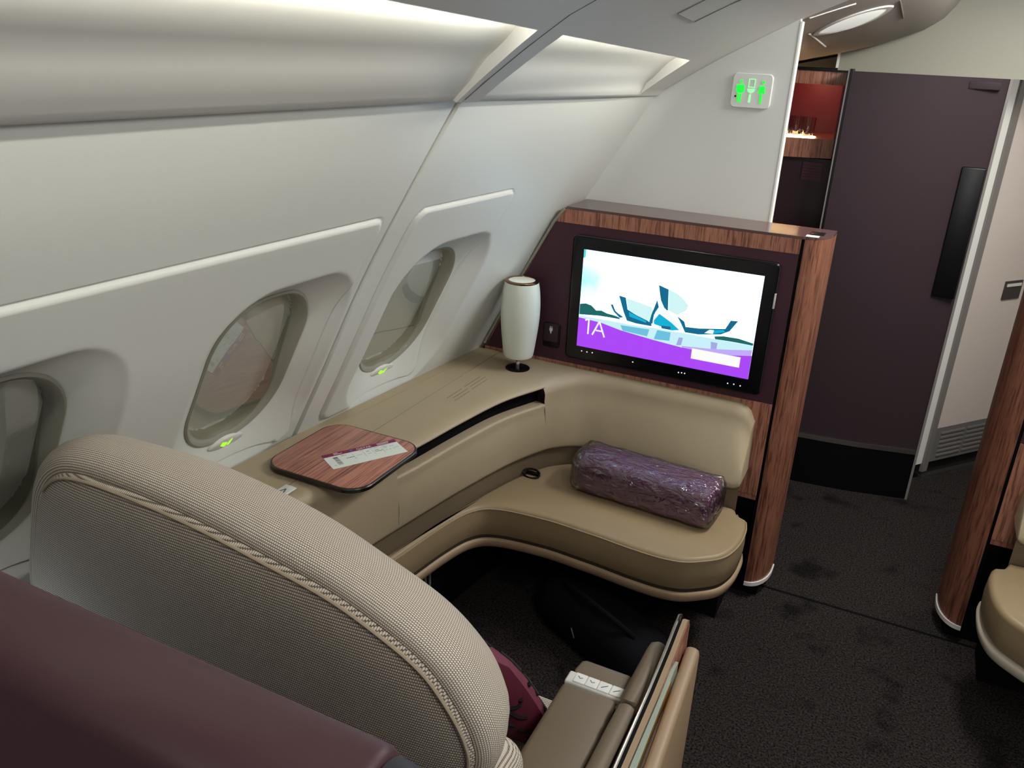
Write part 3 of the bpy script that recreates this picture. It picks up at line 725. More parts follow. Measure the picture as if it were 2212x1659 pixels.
# ------------------------------------------------------------------ side counter along the wall
ct = thing('side_counter', (-1.2, 1.7, 0), 'tan leather side counter under the windows with a hinged lid', 'counter')
ys = np.linspace(1.02, 2.50, 30)
obj('wall_strip', loft([[(float(wx(y, .70)) + .012, y, ZC - .05), (float(wx(y, .70)) + .004, y, ZC - .001), (-1.3 + (y > 1.7) * 0 if False else float(wx(y, .7)) * .6 - 1.221 * .4, y, ZC), (-1.2215, y, ZC), (-1.2215, y, ZC - .02)] for y in ys], closed=False), 'tan', ct)
obj('wall_stitch', tube([(float(wx(y, .70)) + .045, y, ZC + .0002) for y in np.linspace(1.62, 2.45, 12)], .0012, 6), 'stitch', ct)
# near part of the top, beside the seat, under the table
rings = [pad_section(k, ZC - .0005, .03) for k in range(0, i_lid0 + 1)]
obj('counter_body', loft(rings, closed=False), 'tan', ct, angle=60)
# face below the lid, with the open slot above it
rings = []
for k in range(i_lid0, i_lid1 + 1):
    s = pad_section(k, .630, .008, with_top=False, skip=.17); tp, n = TOPC[k], NOUT[k]
    q = tp - n * .06; rings.append([(q[0], q[1], .628)] + s)
obj('counter_face', loft(rings, closed=False), 'tan', ct, angle=60)
rings = []
for k in range(i_lid0 + 1, i_lid1 + 1):
    tp, n = TOPC[k], NOUT[k]; r = .021; pts = [(-1.218, tp[1], ZC - .012), (-1.218, tp[1], ZC + .0005)]
    e = tp - n * (.045 + .004)
    for t in (.3, .6, .85): pts.append((-1.218 + (e[0] + 1.218) * t, tp[1] + (e[1] - tp[1]) * t, ZC + .001))
    for a in np.linspace(-.1, pi * .95, 12):
        q = tp + n * (-.041 + .043 * math.sin(max(a, 0)) if a < pi / 2 else .002 - .043 * (1 - math.sin(a)))
        pts.append((q[0], q[1], ZC + .001 - .0120 * (1 - math.cos(a))))
    q = tp - n * .055; pts.append((q[0], q[1], ZC - .024))
    if k == i_lid1: pts = [(a, b - .0025, c) for a, b, c in pts]
    rings.append(pts)
lid = obj('lid', loft(rings), 'tan', ct, angle=60)
rings = []
for k in range(i_lid0, i_lid1 + 2):
    tp, n = TOPC[k], NOUT[k]; q = tp - n * .035
    rings.append([(q[0], q[1], .615), (q[0], q[1], .69)])
obj('slot_liner', loft(rings, closed=False), 'blackmatte', ct)
for (x0, dy) in ((-1.165, 0), (-1.150, .012), (-1.135, -.004)):
    for (ya, yb) in ((2.03 + dy, 2.12 + dy), (2.14 + dy, 2.24 + dy)):
        obj('embossed_line', tube([(x0, ya, ZC + .0008), (x0 + .002, yb, ZC + .0008)], .0009, 5), pm('embossed print', '5f5038', .8), lid, smooth=False)
# cabinet below the counter
cabx = lambda y: float(np.interp(y, [1.05, 1.55, 1.9, 2.3], [-1.20, -1.16, -1.12, -1.07]))
obj('cabinet', loft([[(-1.36, y, .0), (-1.36, y, .235), (cabx(y), y, .235), (cabx(y), y, 0)] for y in np.linspace(1.05, 2.30, 8)]), 'blackmatte', ct)
for k in range(4):
    yy = 1.80 + .022 * k; obj('vent_slat', box(cabx(yy) - .002, cabx(yy) + .004, yy, yy + .008, .13, .20), 'greytrim2', ct, smooth=False)
# small metal latch tab by the table
lt = thing('counter_latch', (-1.205, 1.335, ZC), 'small silver latch tab with an arrow on the counter beside the wood table', 'latch')
obj('tab', box(-1.222, -1.188, 1.295, 1.365, ZC + .001, ZC + .006, .003), 'silverpl', lt)
obj('arrow', join(*[loft([[(x, y, ZC + .0062) for x, y in bar2(a, b, .003)], [(x, y, ZC + .0068) for x, y in bar2(a, b, .003)]]) for a, b in (((-1.213, 1.325), (-1.205, 1.345)), ((-1.205, 1.345), (-1.197, 1.325)))]), 'ink', lt, smooth=False)

# ------------------------------------------------------------------ little wood table, boarding pass
tb = thing('side_table', (-1.182, 1.545, ZC), 'rounded square wood table leaf with black rim on the counter', 'table')
tp_ = rrect(-1.182, 1.545, .296, .300, .060, 10)
obj('rim', pad(tp_, [(.008, ZC + .0012), (.0, ZC + .006), (.0, ZC + .014), (.002, ZC + .0165), (.007, ZC + .0168)]), pm('table rim', '120c0a', .25, spec=.6), tb)
obj('tabletop', pad(offset(tp_, .006), [(0, ZC + .015), (0, ZC + .0174), (.0008, ZC + .0178)]), 'woodh', tb)
ZT = ZC + .0180
bp = thing('boarding_pass', (-1.14, 1.572, ZT), 'white boarding pass with a burgundy band lying on the wood table', 'boarding pass')
A0 = np.array([-1.2262, 1.5039]); U = np.array([-1.1233, 1.6795]) - A0; LU = np.linalg.norm(U); U /= LU; Vv = np.array([U[1], -U[0]]); LV = .082
def tk(u, v, dz=0): q = A0 + U * u + Vv * v; return (q[0], q[1], ZT + dz)
def tkp(rects, dz): return join(*[([tk(u, v, dz) for u, v in r], [tuple(range(len(r)))]) for r in rects])
rc = lambda u0, u1, v0, v1: [(u0, v0), (u1, v0), (u1, v1), (u0, v1)]
obj('paper', loft([[tk(u, v, z) for u, v in rc(0, LU, 0, LV)] for z in (.0002, .0006)]), 'paper', bp, smooth=False)
obj('header_band', tkp([rc(0, LU, 0, .0165)], .0008), 'ticketred', bp, smooth=False)
bars = []
u = .012
random.seed(3)
for row in range(34):
    v0 = .024 + row * .00135
    if random.random() < .72: bars.append(rc(.021, .0335, v0, v0 + .0009))
obj('barcode', tkp(bars, .0008), 'ink', bp, smooth=False)
txt = []
def line(u0, n, v, h=.0016, w=.0022):
    obj('text_line', tkp([rc(u0 + k * w * 1.35, u0 + k * w * 1.35 + w, v, v + h) for k in range(n)], .0008), 'ink', bp, smooth=False)
for a in ((.044, 3, .021), (.044, 5, .025), (.052, 3, .041, .003, .003), (.062, 3, .041, .003, .003), (.080, 5, .040), (.095, 4, .020), (.110, 2, .030, .003, .003), (.110, 3, .044), (.122, 3, .021), (.134, 4, .022), (.132, 3, .034, .0026, .003), (.131, 5, .041, .003, .003), (.158, 3, .022), (.158, 4, .028), (.158, 3, .034), (.176, 4, .030), (.158, 2, .046), (.168, 2, .046), (.178, 3, .046), (.188, 3, .042), (.010, 2, .066)): line(*a)
for uu in (.072, .101, .126, .152): obj('rule_line', tkp([rc(uu, uu + .0006, .028, .058)], .0008), 'ink', bp, smooth=False)
def text_mesh(s, size):
    cu = bpy.data.curves.new('t', 'FONT'); cu.body = s; cu.size = size; cu.resolution_u = 3
    o = bpy.data.objects.new('t', cu); COL.objects.link(o)
    dg = bpy.context.evaluated_depsgraph_get(); me = o.evaluated_get(dg).to_mesh()
    r = ([tuple(v.co) for v in me.vertices], [tuple(p.vertices) for p in me.polygons]); o.evaluated_get(dg).to_mesh_clear()
    bpy.data.objects.remove(o); bpy.data.curves.remove(cu); return r
g = text_mesh('QATAR', .0125)
obj('brand_text', ([tk(.092 + x, .0130 - y, .001) for x, y, z in g[0]], g[1]), 'inkwhite', bp, smooth=False)
for r_ in (rc(.030, .043, .003, .0055), rc(.030, .052, .009, .0115), rc(.150, .185, .004, .0065), rc(.150, .182, .010, .0125)): obj('band_line', tkp([r_], .001), 'inkwhite', bp, smooth=False)
obj('emblem', tkp([[(.078 + .0045 * math.cos(t), .008 + .005 * math.sin(t)) for t in np.linspace(0, 2 * pi, 12, endpoint=False)]], .001), 'inkblue', bp, smooth=False)

# ------------------------------------------------------------------ lamp
lx, ly = -1.096, 2.385
lm = thing('table_lamp', (lx, ly, ZC), 'white bullet-shaped lamp on a black disc in the counter corner', 'lamp')
obj('base_disc', lathe(lx, ly, [(.041, ZC - .002), (.041, ZC + .002), (.039, ZC + .003), (.0, ZC + .003)]), 'black', lm)
obj('stem', lathe(lx, ly, [(.007, ZC + .002), (.007, ZC + .026), (.011, ZC + .030), (.011, ZC + .050)], 20), 'chrome', lm)
pr = [(.030, .742), (.044, .745), (.050, .752), (.0565, .80), (.062, .85), (.0645, .89), (.064, .93), (.0605, .97), (.056, .994), (.055, .999)]
obj('lamp_shade', lathe(lx, ly, [(0, .742)] + [tuple(p) for p in spline(pr, 30)] + [(.053, 1.0), (.047, .999)]), 'shade', lm, angle=50)
obj('top_ring', lathe(lx, ly, [(.0545, .998), (.0555, 1.003), (.053, 1.006), (.044, 1.006), (.043, 1.001), (.0435, .998)]), pm('bronze ring', '8a6a50', .2, 1), lm)
obj('top_diffuser', lathe(lx, ly, [(0, .998), (.0438, .998), (.0435, 1.004), (.040, 1.005), (0, 1.0055)]), pm('lamp diffuser', 'e6ece2', .4), lm)

# ------------------------------------------------------------------ wrapped roll on the ottoman
rl = thing('wrapped_duvet', (-.58, 2.275, .392), 'rolled purple duvet in crinkled clear plastic on the ottoman', 'duvet')
ax0, ax1 = np.array([-.800, 2.292, .0]), np.array([-.360, 2.262, 0]); LA = np.linalg.norm(ax1 - ax0); du_ = (ax1 - ax0) / LA; dv_ = np.array([-du_[1], du_[0], 0])
def roll_ring(s, rx, rz, n=44, pw=.62, cr=0, seed=0):
    pts = []
    for k in range(n):
        a = 2 * pi * k / n; cx, sz = math.cos(a), math.sin(a)
        sq = lambda q: math.copysign(abs(q) ** pw, q)
        c = 1 + cr * (math.sin(5 * a + s * 60 + seed) * .5 + math.sin(11 * a - s * 95) * .35 + math.sin(17 * a + s * 210) * .2)
        sl = .012 * sz
        p = ax0 + du_ * s + dv_ * (rx * sq(cx) * c + sl); pts.append((p[0], p[1],   .3925 + rz + rz * sq(sz) * c))
    return pts
rs = []
for s, f in ((0, 0.02), (.004, .70), (.015, .90), (.035, .98)): rs.append(roll_ring(s, .074 * f, .069 * f + (1 - f) * 0) if f > .05 else roll_ring(s, .002, .069))
def roll(r_x, r_z, cr, ends, n=44, seed=0, s0=0, s1=LA):
    out = []
    prof = [(0, .03)] + [(t, f) for t, f in ends] + [(None, t) for t in np.linspace(.06, .94, 60)] + [(-t, f) for t, f in ends[::-1]] + [(-0.0001, .03)]
    for a, f in prof:
        if a is None: s = s0 + (s1 - s0) * f; ff = 1
        elif a >= 0 and f != .03 or a == 0: s = s0 + a; ff = f
        else: s = s1 + a; ff = f
        q = roll_ring(s, r_x, r_z, n, .52, cr, seed); c = np.mean(q, axis=0)
        out.append([tuple(c + (np.array(p) - c) * ff) for p in q])
    return loft(out)
obj('duvet', roll(.072, .062, .012, [(.003, .72), (.010, .88), (.022, .96)]), pm('purple duvet cloth', '6c3562', .42, bump=.5, bscale=60, var=.2, vscale=20), rl, angle=80)
obj('plastic_wrap', roll(.0755, .0650, .028, [(.006, .60), (.012, .82), (.022, .97)], n=70, seed=2, s0=-.028, s1=LA + .020), 'wrap', rl, angle=80)

# ------------------------------------------------------------------ dark bag on the floor under the ottoman
bg = thing('travel_bag', (-.60, 2.05, 0), 'dark soft bag lying on the floor under the ottoman', 'bag')
bo = rrect(0, 0, .46, .20, .07, 6); an = math.radians(-28)
def bt(x, y): return (-.60 + x * math.cos(an) - y * math.sin(an), 2.03 + x * math.sin(an) + y * math.cos(an))
rings = []
for ins, z in ((.03, .004), (.0, .03), (0, .09), (.02, .13), (.05, .15)): rings.append([bt(x, y) + (z + .012 * math.sin(x * 19),) for x, y in offset(bo, ins)])
obj('bag_body', loft(rings), 'bag', bg, angle=80)
obj('zip_pull', tube([bt(-.03, -.104) + (.09,), bt(-.012, -.106) + (.065,)], .0022, 6), 'steel', bg)
obj('strap', tube([bt(-.16, -.03) + (.145,), bt(-.10, -.06) + (.185,), bt(0, -.07) + (.196,), bt(.10, -.06) + (.185,), bt(.16, -.03) + (.150,)], .008, 8), 'bag', bg)

# ------------------------------------------------------------------ the seat in front
seat = thing('cabin_seat', (-.78, .95, 0), 'broad cabin seat in beige woven fabric, seen from behind', 'seat')
Rp = [(-1.30, .46), (-1.272, .62), (-1.232, .80), (-1.183, .92), (-1.132, 1.022), (-1.075, 1.078), (-1.005, 1.097), (-.893, 1.096), (-.782, 1.086), (-.68, 1.069), (-.575, 1.048), (-.505, 1.022), (-.437, .985), (-.398, .940), (-.370, .885), (-.366, .83), (-.40, .74), (-.47, .64), (-.50, .46)]
Op = [(-1.335, .46), (-1.318, .62), (-1.295, .80), (-1.262, .93), (-1.220, 1.028), (-1.120, 1.069), (-1.035, 1.077), (-.925, 1.080), (-.813, 1.070), (-.69, 1.046), (-.595, 1.012), (-.490, .966), (-.428, .912), (-.400, .860), (-.394, .815), (-.420, .755), (-.475, .68), (-.51, .60), (-.53, .46)]
NU = 150
Rc, Oc = spline(Rp, NU), spline(Op, NU)
def lean(z): return (1.08 - z) * .10
mid = np.array([-.77, .72])
YR, YO = .70, .85
rings = []
dR = np.gradient(Rc, axis=0); dR /= np.linalg.norm(dR, axis=1)[:, None]; Nn = np.stack([-dR[:, 1], dR[:, 0]], 1)
for t, bul, dy in ((0, -.010, .006), (0.02, -.002, .002), (.06, .010, 0), (.14, .019, 0), (.27, .026, 0), (.42, .028, 0), (.58, .026, 0), (.74, .020, 0), (.88, .011, 0), (1, 0, 0), (1.06, -.014, 0), (1.12, -.034, -.002), (1.17, -.06, -.006)):
    q = Rc + (Oc - Rc) * min(t, 1) + Nn * bul
    rings.append([(x, YR + (YO - YR) * t + dy + lean(z), z) for x, z in q])
obj('bolster', loft_uv(rings), 'fabric', seat, angle=80)
# rear panel inside the seam, slightly bulging
cen = np.array([-.755, .70]); rr = []
Rin = Rc + Nn * -.001
for s in (1.0, .985, .96, .92, .86, .78, .68, .56, .42, .26, .1):
    q = cen + (Rin - cen) * s
    bulge = .028 * (1 - s ** 5) ** .6 if s < 1 else -.004
    rr.append([(x, YR - bulge + .004 + lean(z), z) for x, z in q])
V, F = loft(rr, closed=False); uvp = [(p[0], p[2]) for p in V]
obj('rear_panel', (V, F, uvp), 'fabric', seat, angle=80)
k0 = int(np.argmin(np.hypot(Rc[:, 0] + 1.11, Rc[:, 1] - 1.05)))
obj('seam_piping', tube([(x, YR - .0040 + lean(z), z) for x, z in (Rc + Nn * -.0075)[k0:]], .0026, 6), 'piping', seat)
# front of the backrest
rr = []; cf = np.array([-.80, .68])
last = np.array([(p[0], p[2]) for p in rings[-1]])
for s in (1.0, .9, .7, .4, .1):
    q = cf + (last - cf) * s; rr.append([(x, .868 + .02 * (1 - s) + lean(z), z) for x, z in q])
V, F = loft(rr, closed=False); obj('front_panel', (V, F, [(p[0], p[2]) for p in V]), 'fabric', seat, angle=80)
def uvbox(geo, fx): return geo[0], geo[1], [fx(p) for p in geo[0]]
obj('seat_cushion', uvbox(box(-1.10, -.43, .84, 1.268, .36, .475, .025, 4), lambda p: (p[0], p[1] + p[2])), 'fabric', seat)
obj('side_bolster', uvbox(box(-.455, -.352, .735, .895, .631, .752, .045, 6), lambda p: (p[1] + p[0], p[2])), 'fabric', seat)
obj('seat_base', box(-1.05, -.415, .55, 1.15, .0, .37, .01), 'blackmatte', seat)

# maroon pillow on the seat
pw = thing('pillow', (-.60, 1.10, .55), 'maroon cushion with dark printed marks on the beige seat', 'pillow')
def pillow_pt(u, v, side):
    # u,v in [-1,1]; lies against the backrest, leaning
    w = (1 - abs(u) ** 2.4) ** .5 * (1 - abs(v) ** 2.4) ** .5
    x = -.622 + .195 * u * (1 - .07 * v * v); yy = 1.105; 
    h = .125 * v * (1 - .07 * u * u); d = .058 * w * side
    # tilt: top leans back towards the backrest
    return (x - .035 * v, yy - .35 * h + d * .94 - .0, .598 + h * .94 + d * .35 - .012 * u)
g_ = np.linspace(-1, 1, 22)
V, F = [], []
for side in (-1, 1):
    k = len(V)
    for v in g_:
        for u in g_: V.append(pillow_pt(u, v, side))
    for i in range(21):
        for j in range(21): F.append((k + i * 22 + j, k + i * 22 + j + 1, k + (i + 1) * 22 + j + 1, k + (i + 1) * 22 + j))
obj('cover', (V, F), 'maroon', pw, angle=80)
random.seed(11)
marks = []
for (u, v) in ((.80, .62), (.62, .30), (.86, .12), (.90, -.30), (.70, -.12), (.55, .75), (.80, -.62), (.4, .4), (.93, .35), (.5, -.4)):
    a = random.random() * 6; pts = []
    for k in range(5):
        uu = u + (k - 2) * .05 * math.cos(a); vv = v + (k - 2) * .07 * math.sin(a) + .03 * math.sin(k * 2)
        pts.append((max(-.96, min(.96, uu)), max(-.96, min(.96, vv))))
    for side in (-1, 1): marks.append(tube([pillow_pt(a_, b_, side) for a_, b_ in pts], .0042, 6))
for mk in marks: obj('print_mark', mk, 'pillowblack', pw)

# ------------------------------------------------------------------ armrest with the stowed table
ar = thing('armrest_console', (-.29, 1.0, 0), 'tan leather armrest beside the seat with silver seat controls', 'armrest')
def long_pad(x0, x1, y0, y1, z0, z1, r, endr):
    o = [(y0, z0), (y0, z1)] + [(y1 - endr + endr * math.sin(a), z1 - endr + endr * math.cos(a)) for a in np.linspace(0, pi / 2, 8)] + [(y1, z0)]
    rings = []
    for ins, x in ((r, x0), (r * .3, x0 + r * .3), (0, x0 + r), (0, x1 - r), (r * .3, x1 - r * .3), (r, x1)):
        q = offset(o, ins); rings.append([(x, a, b) for a, b in q])
    return loft(rings)
obj('arm_pad', long_pad(-.408, -.297, .50, 1.160, .44, .625, .012, .012), 'tan3', ar, angle=50)
obj('arm_nose', long_pad(-.402, -.297, 1.196, 1.252, .46, .618, .010, .026), 'tan3', ar, angle=50)
cp = obj('control_panel', box(-.407, -.296, 1.162, 1.194, .56, .622, .004), 'silverpl', ar)
for k in range(4):
    x0 = -.392 + k * .0235
    b_ = obj('control_button', box(x0, x0 + .0222, 1.166, 1.191, .6215, .6245, .0012), pm('button', 'dfe0dc', .35), cp)
    pts = [(x0 + .006, 1.174), (x0 + .010, 1.1775), (x0 + .0135, 1.180), (x0 + .0165, 1.183)]
    if k < 2: pts = [(x0 + .006, 1.182), (x0 + .0105, 1.177), (x0 + .015, 1.180)]
    obj('button_symbol', tube([(x, y, .6246) for x, y in pts], .0008, 5), 'ink', cp)
obj('ridge_pad', long_pad(-.291, -.2555, .50, 1.122, .44, .660, .014, .004), 'tan3', ar, angle=50)
obj('ridge_nose', long_pad(-.291, -.2555, 1.126, 1.335, .42, .662, .014, .05), 'tan3', ar, angle=50)
sh = join(long_pad(-.204, -.168, .50, 1.338, .16, .655, .010, .022), box(-.262, -.19, 1.300, 1.336, .16, .640, .010))
def shear(g, k): return [(x + k * (1.33 - y), y, z) for x, y, z in g[0]], g[1]
obj('outer_shell', shear(long_pad(-.226, -.199, .50, 1.345, .16, .652, .009, .020), .05), 'tandark', ar, angle=50)
obj('shell_front', box(-.2555, -.222, 1.310, 1.338, .16, .630, .009), 'tandark', ar)
obj('pocket_floor', box(-.2555, -.222, .50, 1.30, .56, .585), 'blackmatte', ar, smooth=False)
def leaf(x0, x1, ylist, zb, k0=0.0, k1=0.0):
    o = [(ylist[0][0], zb)] + ylist + [(ylist[-1][0] - .004, zb)]
    return loft([[(x + k * (1.33 - y), y, z) for y, z in o] for x, k in ((x0, k0), (x1, k1))])
tray = obj('tray_leaf', leaf(-.2385, -.2290, [(.50, .655), (.98, .656), (1.15, .674), (1.25, .692), (1.300, .706), (1.326, .712), (1.345, .700), (1.350, .680)], .52), 'tandark', ar, angle=20, label='folded tray table leaf with rounded tip')
obj('leaf_edge', tube([(-.2465, y, z) for y, z in [(.50, .658), (.98, .659), (1.15, .677), (1.25, .695), (1.300, .709), (1.328, .716), (1.347, .704), (1.352, .680), (1.352, .60)]], .0030, 8), 'chrome', tray)
obj('leaf_gap', leaf(-.2455, -.2380, [(.50, .650), (.98, .651), (1.15, .669), (1.25, .687), (1.300, .701), (1.326, .707), (1.343, .695)], .52), 'black', tray, angle=20)
obj('leaf_veneer', leaf(-.2292, -.2278, [(1.10, .640), (1.15, .664), (1.25, .684), (1.300, .698), (1.326, .704), (1.347, .690), (1.350, .60)], .50), 'woodv', tray, angle=20)
obj('glass_strip', leaf(-.2276, -.2235, [(.50, .652), (.98, .652), (1.15, .667), (1.22, .677), (1.255, .670)], .56, 0, .02), 'glassgrey', tray, angle=20)
obj('gold_edge', leaf(-.2233, -.2218, [(.50, .651), (.98, .651), (1.15, .665), (1.20, .670)], .57, .02, .022), 'gold', tray, angle=20)
obj('patterned_lining', leaf(-.2215, -.2262, [(.50, .636), (.98, .636), (1.10, .642), (1.15, .644)], .58, .022, .049), pm('gold speckled lining', '3a2c18', .4, var=.9, vscale=120), tray, angle=20)

# ------------------------------------------------------------------ burgundy partition right in front of the camera
pt = thing('suite_partition', (-.72, .345, 0), 'dark burgundy partition with rounded top in the foreground', 'partition')
def part(x0, x1):
    r = .034; prof = [(.300, 0)] + [(.300 + r - r * math.cos(a), 1.243 - r + r * math.sin(a)) for a in np.linspace(0, pi / 2, 7)] + [(.392 - r + r * math.sin(a), 1.243 - r + r * math.cos(a)) for a in np.linspace(0, pi / 2, 7)] + [(.392, 0)]
    return prof
xa = [(-1.30, 0), (-.262, 0), (-.2555, .002), (-.252, .006)]
def partloft(xs): 
    rings = []
    for x, ins in xs: rings.append([(x, y + (ins if y < .346 else -ins), z - (ins if z > 1 else 0)) for y, z in part(0, 0)])
    return loft(rings)
obj('panel', partloft(xa), 'burgpart', pt, angle=40)
obj('end_cap', partloft([(-.2535, .006), (-.250, .003), (-.235, .004), (-.222, .010), (-.213, .022), (-.211, .032)]), 'greyend', pt, angle=40)

# ------------------------------------------------------------------ right suite: ottoman mirrored
so2 = thing('side_ottoman', TR((-.62, 2.2, 0)), 'tan leather ottoman across the aisle, cut off at the right edge', 'ottoman')
sub = slice(NS - 70, NS)
rings = [pad_section(k, ZC - .0005 - zdrop(k)[0], .045, end=zdrop(k)[1]) for k in range(NS - 60, NS)]
obj('backrest', tf(loft(rings + ends, closed=False), TR), 'tan', so2, angle=60)
obj('recess_band', tf(loft(band[NS - 70:], closed=False), TR), 'tan3', so2)
hf = [p for p in FR if p[0] > -.80]; hb = [p for p in bk if p[0] > -.80]
o2 = resample(np.vstack([np.array(hf), [(-.302, 2.347)], np.array(hb)]), 130, True)
obj('seat_cushion', tf(cushion(.285, .39, .018, o=o2), TR), 'tan2', so2, angle=50)
obj('seat_pan', tf(rimring(o2, .243, .276), TR), pm('pale seat rim', 'b4aa98', .4), so2, angle=50)
obj('support', tf(box(-.78, -.32, 2.34, 2.49, 0, .25), TR), 'blackmatte', so2, smooth=False)

# ------------------------------------------------------------------ cross aisle: wardrobe, shelf, door
wd = thing('wardrobe', (-.05, 3.7, 0), 'tall dark burgundy wardrobe with black kick base across the aisle', 'wardrobe')
fx = np.array([-.312, -.267, -.15, -.02, .108, .205]); fy = np.array([3.466, 3.469, 3.480, 3.497, 3.527, 3.549])
def fpl(z0, z1, off, xa=-.309, xb=.205, n=14):
    xs = np.linspace(xa, xb, n); fr = [(x, float(np.interp(x, fx, fy)) - off) for x in xs]
    o = fr + [(xb, 3.9), (xa, 3.9)]
    return loft([[(x, y, z0) for x, y in o], [(x, y, z1) for x, y in o]])
obj('door_panel', fpl(.228, 1.676, 0), 'burgdoor', wd, angle=20)
obj('kick_plate', fpl(.0, .212, .001), 'black', wd, angle=20)
obj('silver_strip', fpl(.210, .230, .004), 'steel', wd, angle=20)
obj('left_edge_trim', box(-.318, -.309, 3.455, 3.60, 0, 1.684), 'black', wd, smooth=False)
obj('left_edge_bead', box(-.3225, -.3175, 3.452, 3.47, 0.4, 1.684), 'greytrim', wd, smooth=False)
obj('right_edge_trim', box(.205, .214, 3.545, 3.60, 0, 1.676), 'greytrim', wd, smooth=False)
obj('handle', box(.120, .200, 3.520, 3.552, .885, 1.372, .004), 'black', wd)
vn = obj('top_vent', box(.080, .180, 3.5175, 3.545, 1.638, 1.664, .001), 'burgdoor', wd)
for k in range(4): obj('vent_slot', box(.088, .172, 3.5165, 3.519, 1.6425 + k * .005, 1.6438 + k * .005), pm('slot', '2e2024', .6), vn, smooth=False)
struct(obj('wall_front', box(-.372, .40, 3.56, 3.60, 1.676, 2.2), pm('aisle wall laminate', '8f8e80', .5), smooth=False))
struct(obj('trim_6', box(-.380, -.371, 3.555, 3.605, 1.684, 1.80), 'trimwhite', smooth=False))
struct(obj('wall_back', box(-1.3, -.30, 4.05, 4.09, 0, 2.0), 'cream', smooth=False))

shf = thing('display_shelf', (-.45, 3.75, 0), 'wood trimmed display shelf with a red lit niche', 'shelf')
SXL = -.80; SXR = -.320
obj('top_board', box(SXL, -.326, 3.585, 3.98, 1.670, 1.680), 'black', shf, smooth=False)
obj('upper_fascia', box(SXL, -.330, 3.590, 3.62, 1.622, 1.670, .001), 'woodv', shf)
obj('niche_back', box(SXL, -.336, 3.93, 3.95, 1.36, 1.670), 'niche', shf, smooth=False)
obj('niche_side', box(-.345, -.335, 3.60, 3.95, 1.36, 1.670), 'niche', shf, smooth=False)
obj('niche_top', box(SXL, -.336, 3.60, 3.95, 1.662, 1.670), 'niche', shf, smooth=False)
sv = [(SXL, 1.340), (-.53, 1.343), (-.340, 1.350), (-.340, 1.422), (-.53, 1.418), (SXL, 1.418)]
obj('shelf_board', plate(sv, 3.590, 3.95), 'woodv', shf, smooth=False)
obj('lower_panel', box(SXL, -.325, 3.62, 3.98, 0, 1.342), pm('dark burgundy base', '2a0c16', .5), shf, smooth=False)
obj('right_frame', box(-.336, -.3235, 3.58, 3.98, 0, 1.672), 'black', shf, smooth=False)
pl_ = bpy.data.lights.new('niche fill light', 'POINT'); pl_.energy = .55; pl_.color = (1, .55, .35); pl_.shadow_soft_size = .02  # added fill with no visible fitting, brightens the red niche
plo = bpy.data.objects.new('niche fill light', pl_); COL.objects.link(plo); plo.location = (-.47, 3.78, 1.645)
gv = obj('vent_grille', box(-.445, -.365, 3.612, 3.622, 1.255, 1.330), pm('vent plate', '35121f', .5), shf, smooth=False)
for k in range(6): obj('vent_slot', box(-.442, -.368, 3.609, 3.613, 1.262 + k * .0115, 1.267 + k * .0115), pm('vent slot', '5a2436', .6), gv, smooth=False)
glow = em('shelf lamp', (1, .66, .30), 25)
obj('shelf_light', box(-.56, -.42, 3.60, 3.66, 1.4225, 1.4245), glow, shf, smooth=False)
for k, (x, y, nm) in enumerate(((-.545, 3.64, 'clear tumbler half hidden behind the white bulkhead edge'), (-.500, 3.66, 'clear tumbler in the middle of the glowing shelf row'), (-.452, 3.64, 'clear tumbler at the right end of the glowing shelf row'))):
    z0 = 1.4255
    g = lathe(x, y, [(0, z0), (.022, z0), (.0235, z0 + .004), (.025, z0 + .04), (.026, z0 + .072), (.0245, z0 + .072), (.0232, z0 + .04), (.0215, z0 + .012), (0, z0 + .010)], 24)
    tag(obj('tumbler', g, 'tumbler'), nm, 'glass', 'tumblers on the lit shelf')

# white door at the right, set at an angle
P0 = np.array([.2552, 3.8068]); dd = np.array([.281, .353]); dd /= np.linalg.norm(dd); dn = np.array([dd[1], -dd[0]])
def dbox(s0, s1, n0, n1, z0, z1):
    c = [P0 + dd * s + dn * n for s, n in ((s0, n0), (s1, n0), (s1, n1), (s0, n1))]
    return loft([[(x, y, z0) for x, y in c], [(x, y, z1) for x, y in c]])
struct(obj('wall_right', dbox(-.085, -.006, -.05, .0, .068, 2.3), 'trimwhite', smooth=False))
struct(obj('trim_7', dbox(-.085, 1.2, -.05, -.004, 0, .07), 'black', smooth=False))
dr = struct(obj('door_1', dbox(.027, .95, -.03, .004, .235, 2.2), 'doorwhite', smooth=False))
struct(obj('trim_8', dbox(-.006, .026, -.03, .010, .03, 2.3), 'greytrim', smooth=False))
kp = obj('kick_panel', dbox(.027, .95, -.03, .003, .07, .235), 'greytrim2', dr, smooth=False)
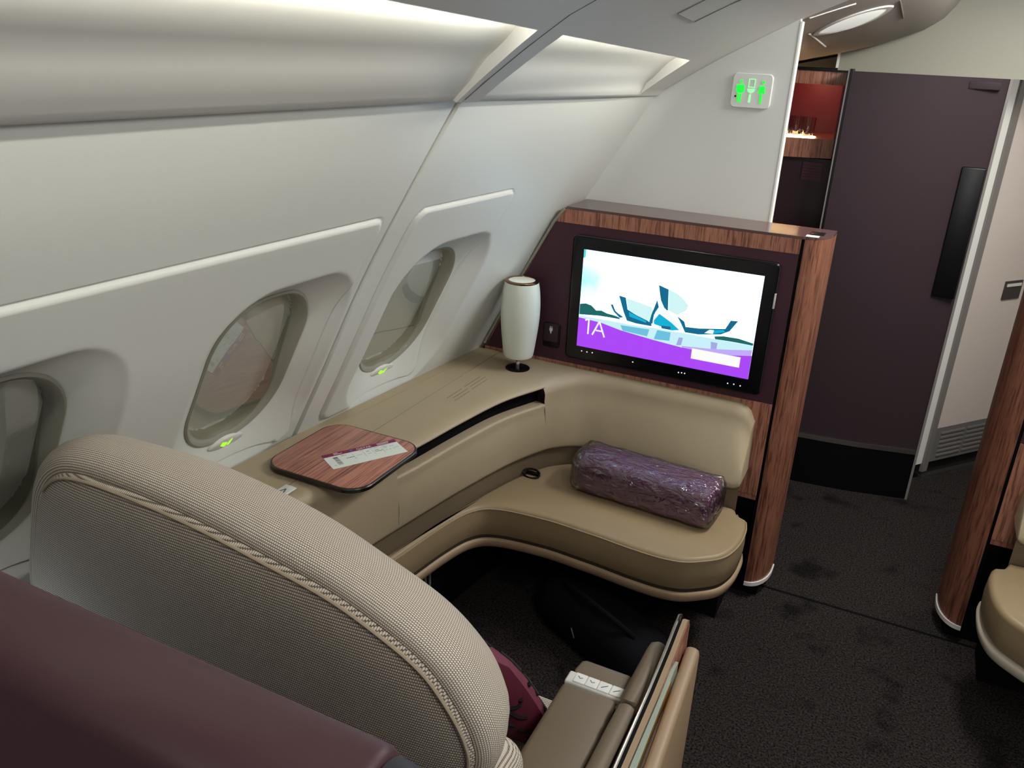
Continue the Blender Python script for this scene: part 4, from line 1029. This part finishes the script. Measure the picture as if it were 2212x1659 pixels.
for c0 in (.07, .24, .41):
    for k in range(6): obj('vent_slat', dbox(c0, c0 + .15, .003, .007, .092 + k * .022, .100 + k * .022), 'greytrim', kp, smooth=False)
struct(obj('trim_9', dbox(-.008, .95, -.01, .02, .0, .012), 'steel', smooth=False))
la_ = obj('door_latch', dbox(.225, .335, .003, .009, .805, .885), pm('latch plate', '38322f', .4), dr, smooth=False)
obj('latch_flap', dbox(.235, .325, .008, .013, .862, .874), 'silverpl', la_, smooth=False)
struct(obj('wall_right', dbox(.95, 1.6, -.05, .0, 0, 2.3), 'doorwhite', smooth=False))
struct(obj('wall_right', box(1.55, 1.6, -.6, 5.2, 0, 2.3), 'wallwhite', smooth=False))

# ------------------------------------------------------------------ light
def area(name, loc, size, rot, power, col, sy=None):
    l = bpy.data.lights.new(name, 'AREA'); l.energy = power; l.color = col; l.size = size
    if sy: l.shape = 'RECTANGLE'; l.size_y = sy
    o = bpy.data.objects.new(name, l); COL.objects.link(o); o.location = loc; o.rotation_euler = rot; return o
area('aisle ceiling light', (.26, 2.60, 2.06), .45, (0, math.radians(10), 0), 42, (1, .98, .95), .75)
area('seat ceiling light', (.50, .55, 2.07), .4, (0, math.radians(22), 0), 11, (1, .98, .95), .7)
area('rear cabin ceiling light', (.3, -2.6, 1.95), 1.6, (math.radians(78), 0, 0), 27, (1, .98, .95), .5)
area('cross aisle light', (.85, 3.3, 2.12), .5, (0, math.radians(-10), 0), 5, (1, .96, .90), .6)
area('added cold patch light', (-1.27, .53, .72), .12, (0, math.radians(-90), math.radians(15)), .25, (.75, .88, 1), .12)  # unseen source, added to throw a cold patch on the seat's left side
w = bpy.data.worlds.new('cabin ambient'); SC.world = w; w.use_nodes = True
bgn = w.node_tree.nodes['Background']; bgn.inputs['Color'].default_value = (.92, .95, 1, 1); bgn.inputs['Strength'].default_value = .06

vs = SC.view_settings; SC.display_settings.display_device = 'sRGB'; vs.view_transform = 'Standard'; vs.look = 'None'; vs.gamma = 1; vs.exposure = 0.2; vs.use_curve_mapping = False
